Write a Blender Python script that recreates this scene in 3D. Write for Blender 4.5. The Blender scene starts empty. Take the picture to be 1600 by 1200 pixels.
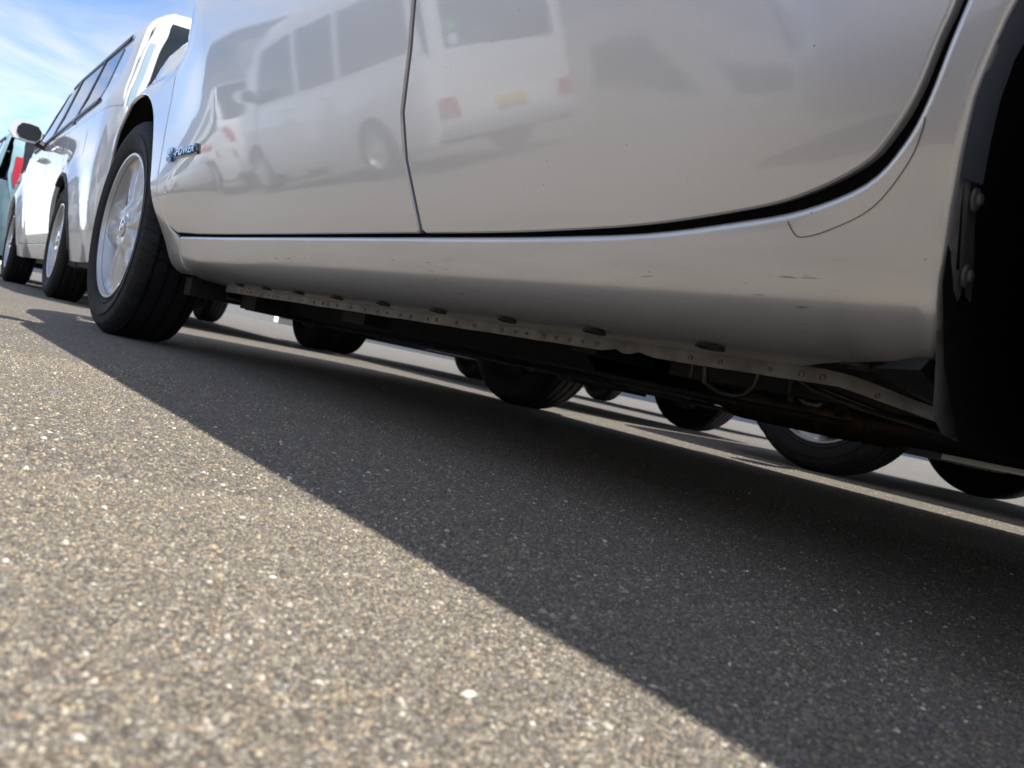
import bpy, bmesh, math, random
import numpy as np
from mathutils import Vector, Matrix
from mathutils.geometry import delaunay_2d_cdt
random.seed(4); np.random.seed(4)
PI = math.pi
# Frame used by every builder below: X = forward along the parked cars, Y = to the right of the
# silver car (its left side is Y = 0), Z = up.  W() turns that into Blender's x right, y forward.
def W(p): return (p[1], p[0], p[2])
sc = bpy.context.scene
COL = sc.collection

# ------------------------------------------------------------------ camera
yaw, pitch, roll, FPX = .680, -.016, .206, 1268.5
F = np.array([math.cos(yaw)*math.cos(pitch), math.sin(yaw)*math.cos(pitch), math.sin(pitch)])
R0 = np.array([-math.sin(yaw), math.cos(yaw), 0.]); U0 = np.cross(R0, F)
if U0[2] < 0: U0 = -U0
Rr = R0*math.cos(roll)+U0*math.sin(roll); Ur = -R0*math.sin(roll)+U0*math.cos(roll)
cd = bpy.data.cameras.new('camera'); cam = bpy.data.objects.new('camera', cd); COL.objects.link(cam)
r_, u_, f_ = [Vector(W(v)) for v in (Rr, Ur, F)]
M = Matrix((r_, u_, -f_)).transposed().to_4x4(); M.translation = Vector(W((.101, -.505, .130)))
cam.matrix_world = M
cd.sensor_width = 36; cd.lens = FPX/1600*36; cd.clip_start = .01; cd.clip_end = 2000
cd.dof.use_dof = True; cd.dof.focus_distance = 1.05; cd.dof.aperture_fstop = 12.0
sc.camera = cam

# ------------------------------------------------------------------ light
SUN = Vector(W((-.4167, .177, 1.))).normalized()
sel = math.asin(SUN.z); saz = math.atan2(SUN.x, SUN.y)
wd = bpy.data.worlds.new('World'); sc.world = wd; wd.use_nodes = True
nt = wd.node_tree; nt.nodes.clear()
def N(nt, t, **k):
    n = nt.nodes.new(t)
    for a, b in k.items(): setattr(n, a, b)
    return n
out = N(nt, 'ShaderNodeOutputWorld'); bg = N(nt, 'ShaderNodeBackground'); bg.inputs[1].default_value = .10
sky = N(nt, 'ShaderNodeTexSky', sky_type='NISHITA'); sky.sun_disc = False
sky.sun_elevation = sel; sky.sun_rotation = saz; sky.dust_density = .1; sky.air_density = .62; sky.ozone_density = 3.0
tc = N(nt, 'ShaderNodeTexCoord'); mp = N(nt, 'ShaderNodeMapping'); mp.inputs['Scale'].default_value = (1.3, 2.4, 4.2); mp.inputs['Rotation'].default_value = (.2, .1, .5)
no = N(nt, 'ShaderNodeTexNoise'); no.inputs['Scale'].default_value = 2.6; no.inputs['Detail'].default_value = 8; no.inputs['Roughness'].default_value = .55; no.inputs['Distortion'].default_value = .5
rp = N(nt, 'ShaderNodeValToRGB'); rp.color_ramp.elements[0].position = .38; rp.color_ramp.elements[1].position = .66
rp.color_ramp.elements[0].color = (0, 0, 0, 1); rp.color_ramp.elements[1].color = (.85, .85, .85, 1)
mx = N(nt, 'ShaderNodeMixRGB'); mx.blend_type = 'MIX'
nt.links.new(tc.outputs['Generated'], mp.inputs[0]); nt.links.new(mp.outputs[0], no.inputs['Vector'])
nt.links.new(no.outputs[0], rp.inputs[0]); nt.links.new(rp.outputs[0], mx.inputs[0])
bw_ = N(nt, 'ShaderNodeRGBToBW'); nt.links.new(sky.outputs[0], bw_.inputs[0])
cs = N(nt, 'ShaderNodeVectorMath', operation='SCALE'); cs.inputs[0].default_value = (1.45, 1.42, 1.38); nt.links.new(bw_.outputs[0], cs.inputs['Scale'])
ca = N(nt, 'ShaderNodeVectorMath', operation='ADD'); ca.inputs[1].default_value = (.75, .74, .72); nt.links.new(cs.outputs[0], ca.inputs[0]); nt.links.new(ca.outputs[0], mx.inputs[2])
nt.links.new(sky.outputs[0], mx.inputs[1]); nt.links.new(mx.outputs[0], bg.inputs[0]); nt.links.new(bg.outputs[0], out.inputs[0])
sl = bpy.data.lights.new('sun', 'SUN'); sl.energy = 2.2; sl.angle = math.radians(.53); sl.color = (1, .955, .88)
so = bpy.data.objects.new('sun', sl); COL.objects.link(so); so.rotation_euler = (-SUN).to_track_quat('-Z', 'Y').to_euler()
sc.view_settings.view_transform = 'Standard'; sc.view_settings.look = 'None'; sc.view_settings.gamma = 1
sc.view_settings.use_curve_mapping = False; sc.view_settings.exposure = 1.5
sc.render.engine = 'CYCLES'; sc.cycles.max_bounces = 10; sc.cycles.glossy_bounces = 6; sc.cycles.diffuse_bounces = 5
sc.render.resolution_x = 1024; sc.render.resolution_y = 768

# ------------------------------------------------------------------ materials
def pmat(name, col, rough=.5, metal=0., coat=0., spec=.5, noise=0., nscale=20., bump=0., bscale=200., coatr=.03):
    m = bpy.data.materials.new(name); m.use_nodes = True; t = m.node_tree
    b = t.nodes['Principled BSDF']
    b.inputs['Base Color'].default_value = (*col, 1); b.inputs['Roughness'].default_value = rough
    b.inputs['Metallic'].default_value = metal; b.inputs['Coat Weight'].default_value = coat
    b.inputs['Coat Roughness'].default_value = coatr; b.inputs['Specular IOR Level'].default_value = spec
    g = N(t, 'ShaderNodeTexCoord')
    if noise:
        n = N(t, 'ShaderNodeTexNoise'); n.inputs['Scale'].default_value = nscale; n.inputs['Detail'].default_value = 6
        r = N(t, 'ShaderNodeMapRange'); r.inputs['From Min'].default_value = .3; r.inputs['From Max'].default_value = .7
        r.inputs['To Min'].default_value = 1-noise; r.inputs['To Max'].default_value = 1+noise*.6
        mu = N(t, 'ShaderNodeVectorMath', operation='SCALE'); mu.inputs[0].default_value = col
        t.links.new(g.outputs['Object'], n.inputs['Vector']); t.links.new(n.outputs[0], r.inputs['Value'])
        t.links.new(r.outputs[0], mu.inputs['Scale']); t.links.new(mu.outputs[0], b.inputs['Base Color'])
    if bump:
        n = N(t, 'ShaderNodeTexNoise'); n.inputs['Scale'].default_value = bscale; n.inputs['Detail'].default_value = 3
        bp = N(t, 'ShaderNodeBump'); bp.inputs['Strength'].default_value = bump; bp.inputs['Distance'].default_value = .002
        t.links.new(g.outputs['Object'], n.inputs['Vector']); t.links.new(n.outputs[0], bp.inputs['Height']); t.links.new(bp.outputs[0], b.inputs['Normal'])
    return m
def paint(name, col, metal=.0, rough=.35, dirt=.0):
    m = pmat(name, col, rough, metal, 1., noise=.0, coatr=.015)
    t = m.node_tree; b = t.nodes['Principled BSDF']; g = N(t, 'ShaderNodeTexCoord')
    # a faint orange peel in the clear coat
    n = N(t, 'ShaderNodeTexNoise'); n.inputs['Scale'].default_value = 220; n.inputs['Detail'].default_value = 2
    bp = N(t, 'ShaderNodeBump'); bp.inputs['Strength'].default_value = .018; bp.inputs['Distance'].default_value = .001
    t.links.new(g.outputs['Object'], n.inputs['Vector']); t.links.new(n.outputs[0], bp.inputs['Height']); t.links.new(bp.outputs[0], b.inputs['Coat Normal'])
    b.inputs['Coat IOR'].default_value = 1.8
    if dirt:
        # metallic flake, tar specks and a film of dust that is thicker low on the body
        n1 = N(t, 'ShaderNodeTexNoise'); n1.inputs['Scale'].default_value = 1500; n1.inputs['Detail'].default_value = 1
        r1 = N(t, 'ShaderNodeMapRange'); r1.inputs['From Min'].default_value = .3; r1.inputs['From Max'].default_value = .7; r1.inputs['To Min'].default_value = .93; r1.inputs['To Max'].default_value = 1.05
        v = N(t, 'ShaderNodeTexVoronoi'); v.inputs['Scale'].default_value = 52
        r2 = N(t, 'ShaderNodeMapRange'); r2.inputs['From Min'].default_value = .028; r2.inputs['From Max'].default_value = .046; r2.inputs['To Min'].default_value = .14; r2.inputs['To Max'].default_value = 1
        v2 = N(t, 'ShaderNodeTexNoise'); v2.inputs['Scale'].default_value = 7; v2.inputs['Detail'].default_value = 5
        gt = N(t, 'ShaderNodeMath', operation='LESS_THAN'); gt.inputs[1].default_value = .5
        mxx = N(t, 'ShaderNodeMath', operation='MAXIMUM')
        s1 = N(t, 'ShaderNodeMath', operation='MULTIPLY')
        sv = N(t, 'ShaderNodeVectorMath', operation='SCALE'); sv.inputs[0].default_value = col
        for a in (n1, v, v2): t.links.new(g.outputs['Object'], a.inputs['Vector'])
        t.links.new(n1.outputs[0], r1.inputs['Value']); t.links.new(v.outputs['Distance'], r2.inputs['Value'])
        t.links.new(v2.outputs[0], gt.inputs[0]); t.links.new(r2.outputs[0], mxx.inputs[0]); t.links.new(gt.outputs[0], mxx.inputs[1])
        t.links.new(mxx.outputs[0], s1.inputs[0]); t.links.new(r1.outputs[0], s1.inputs[1]); t.links.new(s1.outputs[0], sv.inputs['Scale'])
        sp = N(t, 'ShaderNodeSeparateXYZ'); t.links.new(g.outputs['Object'], sp.inputs[0])
        dz = N(t, 'ShaderNodeMapRange'); dz.inputs['From Min'].default_value = .20; dz.inputs['From Max'].default_value = .33; dz.inputs['To Min'].default_value = dirt; dz.inputs['To Max'].default_value = .05
        t.links.new(sp.outputs[2], dz.inputs['Value'])
        st = N(t, 'ShaderNodeTexNoise'); st.inputs['Scale'].default_value = 30; st.inputs['Detail'].default_value = 8
        mp = N(t, 'ShaderNodeMapping'); mp.inputs['Scale'].default_value = (1, .25, 2.4); t.links.new(g.outputs['Object'], mp.inputs[0]); t.links.new(mp.outputs[0], st.inputs['Vector'])
        dm = N(t, 'ShaderNodeMath', operation='MULTIPLY'); t.links.new(dz.outputs[0], dm.inputs[0]); t.links.new(st.outputs[0], dm.inputs[1])
        mix = N(t, 'ShaderNodeMixRGB'); mix.inputs[2].default_value = (.25, .21, .165, 1)
        t.links.new(dm.outputs[0], mix.inputs[0]); t.links.new(sv.outputs[0], mix.inputs[1])
        # short scuffs along the sill
        mp2 = N(t, 'ShaderNodeMapping'); mp2.inputs['Scale'].default_value = (40, 26, 420); t.links.new(g.outputs['Object'], mp2.inputs[0])
        sn = N(t, 'ShaderNodeTexNoise'); sn.inputs['Scale'].default_value = 1; sn.inputs['Detail'].default_value = 2; t.links.new(mp2.outputs[0], sn.inputs['Vector'])
        sm = N(t, 'ShaderNodeTexNoise'); sm.inputs['Scale'].default_value = 9; sm.inputs['Detail'].default_value = 2; t.links.new(g.outputs['Object'], sm.inputs['Vector'])
        s1_ = N(t, 'ShaderNodeMapRange'); s1_.inputs['From Min'].default_value = .66; s1_.inputs['From Max'].default_value = .72; t.links.new(sn.outputs[0], s1_.inputs['Value'])
        s2_ = N(t, 'ShaderNodeMapRange'); s2_.inputs['From Min'].default_value = .54; s2_.inputs['From Max'].default_value = .62; t.links.new(sm.outputs[0], s2_.inputs['Value'])
        s3_ = N(t, 'ShaderNodeMapRange'); s3_.inputs['From Min'].default_value = .275; s3_.inputs['From Max'].default_value = .25; t.links.new(sp.outputs[2], s3_.inputs['Value'])
        q1 = N(t, 'ShaderNodeMath', operation='MULTIPLY'); q2 = N(t, 'ShaderNodeMath', operation='MULTIPLY'); q3 = N(t, 'ShaderNodeMath', operation='MULTIPLY'); q3.inputs[1].default_value = .75
        t.links.new(s1_.outputs[0], q1.inputs[0]); t.links.new(s2_.outputs[0], q1.inputs[1]); t.links.new(q1.outputs[0], q2.inputs[0]); t.links.new(s3_.outputs[0], q2.inputs[1]); t.links.new(q2.outputs[0], q3.inputs[0])
        mix2 = N(t, 'ShaderNodeMixRGB'); mix2.inputs[2].default_value = (.09, .075, .06, 1); t.links.new(q3.outputs[0], mix2.inputs[0]); t.links.new(mix.outputs[0], mix2.inputs[1]); t.links.new(mix2.outputs[0], b.inputs['Base Color'])
        cr = N(t, 'ShaderNodeMapRange'); cr.inputs['To Min'].default_value = .015; cr.inputs['To Max'].default_value = .25
        t.links.new(dm.outputs[0], cr.inputs['Value']); t.links.new(cr.outputs[0], b.inputs['Coat Roughness'])
        mm = N(t, 'ShaderNodeMath', operation='MULTIPLY_ADD'); mm.inputs[1].default_value = -metal; mm.inputs[2].default_value = metal
        t.links.new(dm.outputs[0], mm.inputs[0]); t.links.new(mm.outputs[0], b.inputs['Metallic'])
    return m
SILVER = paint('silver_paint', (.87, .86, .845), .60, .32, dirt=.55)
WHITE = paint('white_paint', (.80, .80, .785))
GREYP = paint('grey_paint', (.34, .33, .35), .5)
TEAL = paint('teal_paint', (.22, .38, .42), .2)
PINKP = paint('mauve_paint', (.56, .52, .53), .1)
DARKP = paint('dark_paint', (.03, .035, .045), .2)
BLUEP = paint('blue_paint', (.05, .11, .25), .2)
GLASS = pmat('dark_glass', (.012, .016, .018), .03, 0, .0, spec=.8)
BLACKP = pmat('black_plastic', (.022, .022, .024), .55, bump=.25, bscale=500)
TRIM = pmat('black_trim', (.012, .012, .013), .35)
ALLOY = pmat('alloy', (.74, .74, .745), .32, .45, .7, noise=.06, nscale=9)
OPENSHADE = pmat('opening_shade', (.05, .045, .04), .7)  # shade inside the spoke openings, put into the colour
CHROME = pmat('chrome', (.75, .76, .78), .08, 1)
DISC = pmat('brake_steel', (.16, .13, .11), .5, .8, noise=.4, nscale=40)
UNDER = pmat('underbody_coat', (.028, .026, .024), .62, noise=.4, nscale=14, bump=.4, bscale=120)
FLANGE = pmat('sill_seam_metal', (.20, .182, .155), .5, .3, .25, noise=.45, nscale=30, bump=.25, bscale=60, coatr=.3)
RUST = pmat('rusty_exhaust', (.10, .062, .038), .5, .7, noise=.6, nscale=35, bump=.4, bscale=90)
STEEL = pmat('dull_steel', (.15, .14, .125), .42, .7, noise=.3, nscale=30)
LINER = pmat('felt_liner', (.016, .015, .0145), .95, spec=.15, bump=1., bscale=160)
LAMPR = pmat('red_lens', (.42, .012, .02), .12, 0, 1.)
LAMPO = pmat('orange_lens', (.75, .22, .03), .15, 0, 1.)
LAMPC = pmat('clear_lens', (.45, .58, .62), .1, .3, 1.)
PLATE = pmat('yellow_plate', (.80, .52, .06), .4)
INK = pmat('black_ink', (.02, .02, .02), .5)
BADGEB = pmat('badge_blue', (.02, .18, .42), .15, .3, 1.)
BADGED = pmat('badge_dark', (.02, .022, .025), .2, .2, 1.)
STICKG = pmat('sticker_green', (.12, .42, .18), .5); STICKW = pmat('sticker_pale', (.55, .65, .78), .5)
def rubber():
    m = pmat('tyre_rubber', (.018, .018, .0195), .68, spec=.35, noise=.35, nscale=26)
    t = m.node_tree; b = t.nodes['Principled BSDF']; g = N(t, 'ShaderNodeTexCoord')
    s = N(t, 'ShaderNodeSeparateXYZ'); t.links.new(g.outputs['Object'], s.inputs[0])
    at = N(t, 'ShaderNodeMath', operation='ARCTAN2'); t.links.new(s.outputs[1], at.inputs[0]); t.links.new(s.outputs[2], at.inputs[1])
    k = N(t, 'ShaderNodeMath', operation='MULTIPLY'); k.inputs[1].default_value = 66; t.links.new(at.outputs[0], k.inputs[0])
    k2 = N(t, 'ShaderNodeMath', operation='MULTIPLY'); k2.inputs[1].default_value = 60; t.links.new(s.outputs[0], k2.inputs[0])
    ad = N(t, 'ShaderNodeMath', operation='ADD'); t.links.new(k.outputs[0], ad.inputs[0]); t.links.new(k2.outputs[0], ad.inputs[1])
    sn = N(t, 'ShaderNodeMath', operation='SINE'); t.links.new(ad.outputs[0], sn.inputs[0])
    mr = N(t, 'ShaderNodeMapRange'); mr.inputs['From Min'].default_value = .8; mr.inputs['From Max'].default_value = .97; mr.inputs['To Min'].default_value = 1; mr.inputs['To Max'].default_value = 0
    t.links.new(sn.outputs[0], mr.inputs['Value'])
    # sipes only on the tread band (radius large)
    ln = N(t, 'ShaderNodeVectorMath', operation='LENGTH'); cx = N(t, 'ShaderNodeCombineXYZ')
    t.links.new(s.outputs[1], cx.inputs[0]); t.links.new(s.outputs[2], cx.inputs[1]); t.links.new(cx.outputs[0], ln.inputs[0])
    gt = N(t, 'ShaderNodeMapRange'); gt.inputs['From Min'].default_value = .268; gt.inputs['From Max'].default_value = .278; t.links.new(ln.outputs['Value'], gt.inputs['Value'])
    mu = N(t, 'ShaderNodeMath', operation='MULTIPLY'); t.links.new(mr.outputs[0], mu.inputs[0]); t.links.new(gt.outputs[0], mu.inputs[1])
    bp = N(t, 'ShaderNodeBump'); bp.inputs['Strength'].default_value = .9; bp.inputs['Distance'].default_value = .004
    t.links.new(mu.outputs[0], bp.inputs['Height']); t.links.new(bp.outputs[0], b.inputs['Normal'])
    return m
RUBBER = rubber()

def asphalt():
    m = bpy.data.materials.new('asphalt'); m.use_nodes = True; t = m.node_tree; b = t.nodes['Principled BSDF']
    g = N(t, 'ShaderNodeNewGeometry')
    def vor(sc_, rnd=1.):
        v = N(t, 'ShaderNodeTexVoronoi'); v.inputs['Scale'].default_value = sc_; v.inputs['Randomness'].default_value = rnd
        t.links.new(g.outputs['Position'], v.inputs['Vector']); return v
    v1 = vor(420); v2 = vor(170)
    cr = N(t, 'ShaderNodeValToRGB'); cr.color_ramp.interpolation = 'CONSTANT'
    els = cr.color_ramp.elements; els[0].position = 0; els[0].color = (.118, .103, .085, 1); els[1].position = .22; els[1].color = (.175, .152, .122, 1)
    for p, c in ((.42, (.26, .228, .18)), (.58, (.20, .188, .168)), (.70, (.37, .31, .225)), (.80, (.22, .165, .115)), (.88, (.42, .38, .31)), (.96, (.50, .47, .42))):
        e = els.new(p); e.color = (*c, 1)
    s = N(t, 'ShaderNodeSeparateColor'); t.links.new(v1.outputs['Color'], s.inputs[0]); t.links.new(s.outputs[0], cr.inputs[0])
    # bitumen between the grains
    mr = N(t, 'ShaderNodeMapRange'); mr.inputs['From Min'].default_value = .35; mr.inputs['From Max'].default_value = .65; mr.inputs['To Min'].default_value = 1; mr.inputs['To Max'].default_value = .38
    t.links.new(v1.outputs['Distance'], mr.inputs['Value'])
    mu = N(t, 'ShaderNodeVectorMath', operation='SCALE'); t.links.new(cr.outputs[0], mu.inputs[0]); t.links.new(mr.outputs[0], mu.inputs['Scale'])
    n = N(t, 'ShaderNodeTexNoise'); n.inputs['Scale'].default_value = 2.2; n.inputs['Detail'].default_value = 9; t.links.new(g.outputs['Position'], n.inputs['Vector'])
    nr = N(t, 'ShaderNodeMapRange'); nr.inputs['From Min'].default_value = .3; nr.inputs['From Max'].default_value = .7; nr.inputs['To Min'].default_value = .84; nr.inputs['To Max'].default_value = 1.14
    nb = N(t, 'ShaderNodeTexNoise'); nb.inputs['Scale'].default_value = 70; nb.inputs['Detail'].default_value = 4; t.links.new(g.outputs['Position'], nb.inputs['Vector'])
    ad = N(t, 'ShaderNodeMath', operation='MULTIPLY_ADD'); ad.inputs[1].default_value = .45; t.links.new(nb.outputs[0], ad.inputs[0])
    sb = N(t, 'ShaderNodeMath', operation='MULTIPLY_ADD'); sb.inputs[1].default_value = .55; sb.inputs[2].default_value = 0; t.links.new(n.outputs[0], sb.inputs[0]); t.links.new(sb.outputs[0], ad.inputs[2])
    t.links.new(ad.outputs[0], nr.inputs['Value'])
    m2 = N(t, 'ShaderNodeVectorMath', operation='SCALE'); t.links.new(mu.outputs[0], m2.inputs[0]); t.links.new(nr.outputs[0], m2.inputs['Scale'])
    t.links.new(m2.outputs[0], b.inputs['Base Color']); b.inputs['Roughness'].default_value = .78; b.inputs['Sheen Weight'].default_value = .25; b.inputs['Sheen Roughness'].default_value = .45; b.inputs['Sheen Tint'].default_value = (1, .93, .8, 1)
    hs = N(t, 'ShaderNodeMath', operation='MULTIPLY_ADD'); hs.inputs[1].default_value = -.8
    t.links.new(v1.outputs['Distance'], hs.inputs[0]); t.links.new(s.outputs[1], hs.inputs[2])
    bp = N(t, 'ShaderNodeBump'); bp.inputs['Strength'].default_value = .75; bp.inputs['Distance'].default_value = .0016
    t.links.new(hs.outputs[0], bp.inputs['Height']); t.links.new(bp.outputs[0], b.inputs['Normal'])
    return m
ASPH = asphalt()
def grain_mat():
    m = bpy.data.materials.new('stone_grain'); m.use_nodes = True; t = m.node_tree; b = t.nodes['Principled BSDF']
    a = N(t, 'ShaderNodeAttribute', attribute_name='tone'); t.links.new(a.outputs['Color'], b.inputs['Base Color'])
    b.inputs['Roughness'].default_value = .5; b.inputs['Sheen Weight'].default_value = .25; b.inputs['Sheen Roughness'].default_value = .45
    return m
GRAIN = grain_mat()

# ------------------------------------------------------------------ object helpers
def link(name, me, parent=None, loc=None):
    o = bpy.data.objects.new(name, me); COL.objects.link(o)
    if parent is not None: o.parent = parent
    if loc is not None: o.location = W(loc)
    return o
def tag(o, label, cat, group=None, kind=None):
    o['label'] = label; o['category'] = cat
    if group: o['group'] = group
    if kind: o['kind'] = kind
    return o
def empty(name, loc=(0, 0, 0), flip=False):
    o = bpy.data.objects.new(name, None); COL.objects.link(o); o.location = W(loc); o.empty_display_size = .3
    if flip: o.rotation_euler = (0, 0, PI)
    return o
class MB:
    """collects geometry in the (X,Y,Z) frame and links it as one mesh"""
    def __init__(s): s.v = []; s.f = []; s.m = []; s.sm = []
    def add(s, vs, fs, mi=0, smooth=False):
        k = len(s.v); s.v += [tuple(p) for p in vs]; s.f += [tuple(i+k for i in q) for q in fs]; s.m += [mi]*len(fs); s.sm += [smooth]*len(fs)
    def box(s, c, d, mi=0):
        x, y, z = c; a, b, h = d[0]/2, d[1]/2, d[2]/2
        s.add([(x+i*a, y+j*b, z+k*h) for i in (-1, 1) for j in (-1, 1) for k in (-1, 1)],
              [(0, 1, 3, 2), (4, 6, 7, 5), (0, 4, 5, 1), (2, 3, 7, 6), (0, 2, 6, 4), (1, 5, 7, 3)], mi)
    def tube(s, pts, r, n=10, mi=0, cap=True):
        pts = [Vector(p) for p in pts]; rs = r if isinstance(r, (list, tuple)) else [r]*len(pts); vs = []; prev = None
        for i, p in enumerate(pts):
            d = (pts[min(i+1, len(pts)-1)]-pts[max(i-1, 0)]).normalized()
            a = Vector((0, 0, 1)) if abs(d.z) < .9 else Vector((1, 0, 0))
            u = d.cross(a).normalized() if prev is None else (prev-d*prev.dot(d)).normalized(); prev = u; w = d.cross(u)
            vs += [p+(u*math.cos(2*PI*k/n)+w*math.sin(2*PI*k/n))*rs[i] for k in range(n)]
        fs = [(i*n+k, i*n+(k+1) % n, (i+1)*n+(k+1) % n, (i+1)*n+k) for i in range(len(pts)-1) for k in range(n)]
        if cap: fs += [tuple(range(n)), tuple(range((len(pts)-1)*n, len(pts)*n))]
        s.add(vs, fs, mi, True)
    def lathe(s, prof, n=48, mi=0, closed=False, c=(0, 0, 0)):
        """prof: (y, radius) pairs spun round the Y axis"""
        vs = []
        for y, r in prof: vs += [(c[0]+r*math.sin(2*PI*k/n), c[1]+y, c[2]+r*math.cos(2*PI*k/n)) for k in range(n)]
        L = len(prof); fs = [((i % L)*n+k, (i % L)*n+(k+1) % n, ((i+1) % L)*n+(k+1) % n, ((i+1) % L)*n+k) for i in range(L if closed else L-1) for k in range(n)]
        s.add(vs, fs, mi, True)
    def prism(s, loop, off, mi=0, smooth=False):
        """3D loop extruded by vector off"""
        n = len(loop); vs = list(loop)+[tuple(a+b for a, b in zip(p, off)) for p in loop]
        s.add(vs, [tuple(range(n)), tuple(range(2*n-1, n-1, -1))]+[(i, (i+1) % n, n+(i+1) % n, n+i) for i in range(n)], mi, smooth)
    def build(s, name, mats, parent=None, loc=None, angle=35):
        me = bpy.data.meshes.new(name); me.from_pydata([W(p) for p in s.v], [], s.f)
        for m in (mats if isinstance(mats, (list, tuple)) else [mats]): me.materials.append(m)
        me.polygons.foreach_set('material_index', s.m); me.polygons.foreach_set('use_smooth', s.sm)
        bm = bmesh.new(); bm.from_mesh(me); bmesh.ops.recalc_face_normals(bm, faces=bm.faces)
        if any(s.sm):
            for e in bm.edges:
                if len(e.link_faces) == 2 and e.calc_face_angle(0) > math.radians(angle): e.smooth = False
        bm.to_mesh(me); bm.free()
        return link(name, me, parent, loc)

def resample(poly, step):
    o = []
    for i in range(len(poly)):
        a = Vector(poly[i]); b = Vector(poly[(i+1) % len(poly)]); n = max(1, int(math.ceil((b-a).length/step)))
        for k in range(n): o.append(a.lerp(b, k/n))
    return o
def inside(pt, poly):
    x, y = pt; c = False; n = len(poly); j = n-1
    for i in range(n):
        xi, yi = poly[i]; xj, yj = poly[j]
        if (yi > y) != (yj > y) and x < (xj-xi)*(y-yi)/(yj-yi)+xi: c = not c
        j = i
    return c
def panel(name, poly, f, mat, parent, res=.06, r=.003, depth=.02, off=0., sgn=-1, estep=None):
    """a sheet of bodywork: 2D outline mapped through the skin function f, rolled edges turned inwards"""
    area = sum(poly[i][0]*poly[(i+1) % len(poly)][1]-poly[(i+1) % len(poly)][0]*poly[i][1] for i in range(len(poly)))
    if area < 0: poly = list(poly)[::-1]
    poly = [q for i, q in enumerate(poly) if math.hypot(q[0]-poly[i-1][0], q[1]-poly[i-1][1]) > 2e-4]
    if off == 0:      # keep the rolled edge inside the outline
        n0 = len(poly); q_ = []
        for i in range(n0):
            a, b, c = Vector(poly[i-1][:2]), Vector(poly[i][:2]), Vector(poly[(i+1) % n0][:2])
            d1 = (b-a).normalized(); d2 = (c-b).normalized()
            m_ = Vector((-d1.y, d1.x))+Vector((-d2.y, d2.x))
            if m_.length < .3: m_ = Vector((0, 0))
            else: m_ = m_.normalized()/max(.5, m_.normalized().dot(Vector((-d1.y, d1.x))))
            q_.append(tuple(b+m_*r))
        ar2 = sum(q_[i][0]*q_[(i+1) % n0][1]-q_[(i+1) % n0][0]*q_[i][1] for i in range(n0))
        if ar2 < 0 and area < 0 or True: poly = q_
    lp = resample(poly, estep or res*.7); n = len(lp); xs = [p[0] for p in lp]; ys = [p[1] for p in lp]
    pts = list(lp); P2 = [(p[0], p[1]) for p in lp]
    arr = np.array(P2); x = min(xs)+res*.5
    while x < max(xs):
        y = min(ys)+res*.5
        while y < max(ys):
            if inside((x, y), P2) and np.min(np.hypot(arr[:, 0]-x, arr[:, 1]-y)) > res*.35: pts.append(Vector((x, y)))
            y += res
        x += res
    vo, _, fo, ov, _, _ = delaunay_2d_cdt([Vector(p[:2]) for p in pts], [], [list(range(n))], 1, 1e-7)
    def surf(a, b):
        e = 1e-3; p = Vector(f(a, b)); tu = (Vector(f(a+e, b))-Vector(f(a-e, b))); tv = (Vector(f(a, b+e))-Vector(f(a, b-e)))
        nn = tu.cross(tv)
        if nn.length < 1e-12: nn = Vector((0, 0, 1))
        nn = nn.normalized()*sgn; return p+nn*off, nn, tu.normalized(), tv.normalized()
    V = []; NN = []
    for v in vo:
        p, nn, _, _ = surf(v[0], v[1]); V.append(p); NN.append(nn)
    FF = [tuple(q) for q in fo]
    # edge rings follow the outline
    inv = {}
    for i, lst in enumerate(ov):
        for k in lst: inv[k] = i
    rings = [[inv[i] for i in range(n)]]
    info = []
    for i in range(n):
        a = lp[i-1]; b = lp[(i+1) % n]; t = (Vector((b[0]-a[0], b[1]-a[1]))); t.normalize(); o2 = Vector((t.y, -t.x))
        p, nn, tu, tv = surf(lp[i][0], lp[i][1]); o3 = (tu*o2.x+tv*o2.y).normalized(); info.append((p, nn, o3))
    steps = [(r*math.sin(a), r*(1-math.cos(a)), a) for a in (PI/8, PI/4, 3*PI/8, PI/2)] if r > .004 else [(r*.7, r*.3, PI/4), (r, r, PI/2)]
    if depth: steps.append((r, r+depth, PI/2))
    for so_, si, a in steps:
        ring = []
        for p, nn, o3 in info:
            ring.append(len(V)); V.append(p+o3*so_-nn*si); NN.append((nn*math.cos(a)+o3*math.sin(a)).normalized())
        rings.append(ring)
    for q in range(len(rings)-1):
        A, B = rings[q], rings[q+1]
        for i in range(n): FF.append((A[i], A[(i+1) % n], B[(i+1) % n], B[i]))
    Vb = [Vector(W(v)) for v in V]; Nb = [Vector(W(v)) for v in NN]; F2 = []
    for q in FF:
        g = (Vb[q[1]]-Vb[q[0]]).cross(Vb[q[2]]-Vb[q[0]])
        if len(q) == 4: g += (Vb[q[2]]-Vb[q[0]]).cross(Vb[q[3]]-Vb[q[0]])
        if g.length < 1e-14: continue
        F2.append(q if g.dot(Nb[q[0]]+Nb[q[1]]+Nb[q[2]]) > 0 else tuple(reversed(q)))
    me = bpy.data.meshes.new(name); me.from_pydata(Vb, [], F2); me.materials.append(mat)
    me.polygons.foreach_set('use_smooth', [True]*len(F2)); me.normals_split_custom_set_from_vertices(Nb)
    return link(name, me, parent)

def sst(a, b, x):
    t = min(1, max(0, (x-a)/(b-a))); return t*t*(3-2*t)
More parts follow.
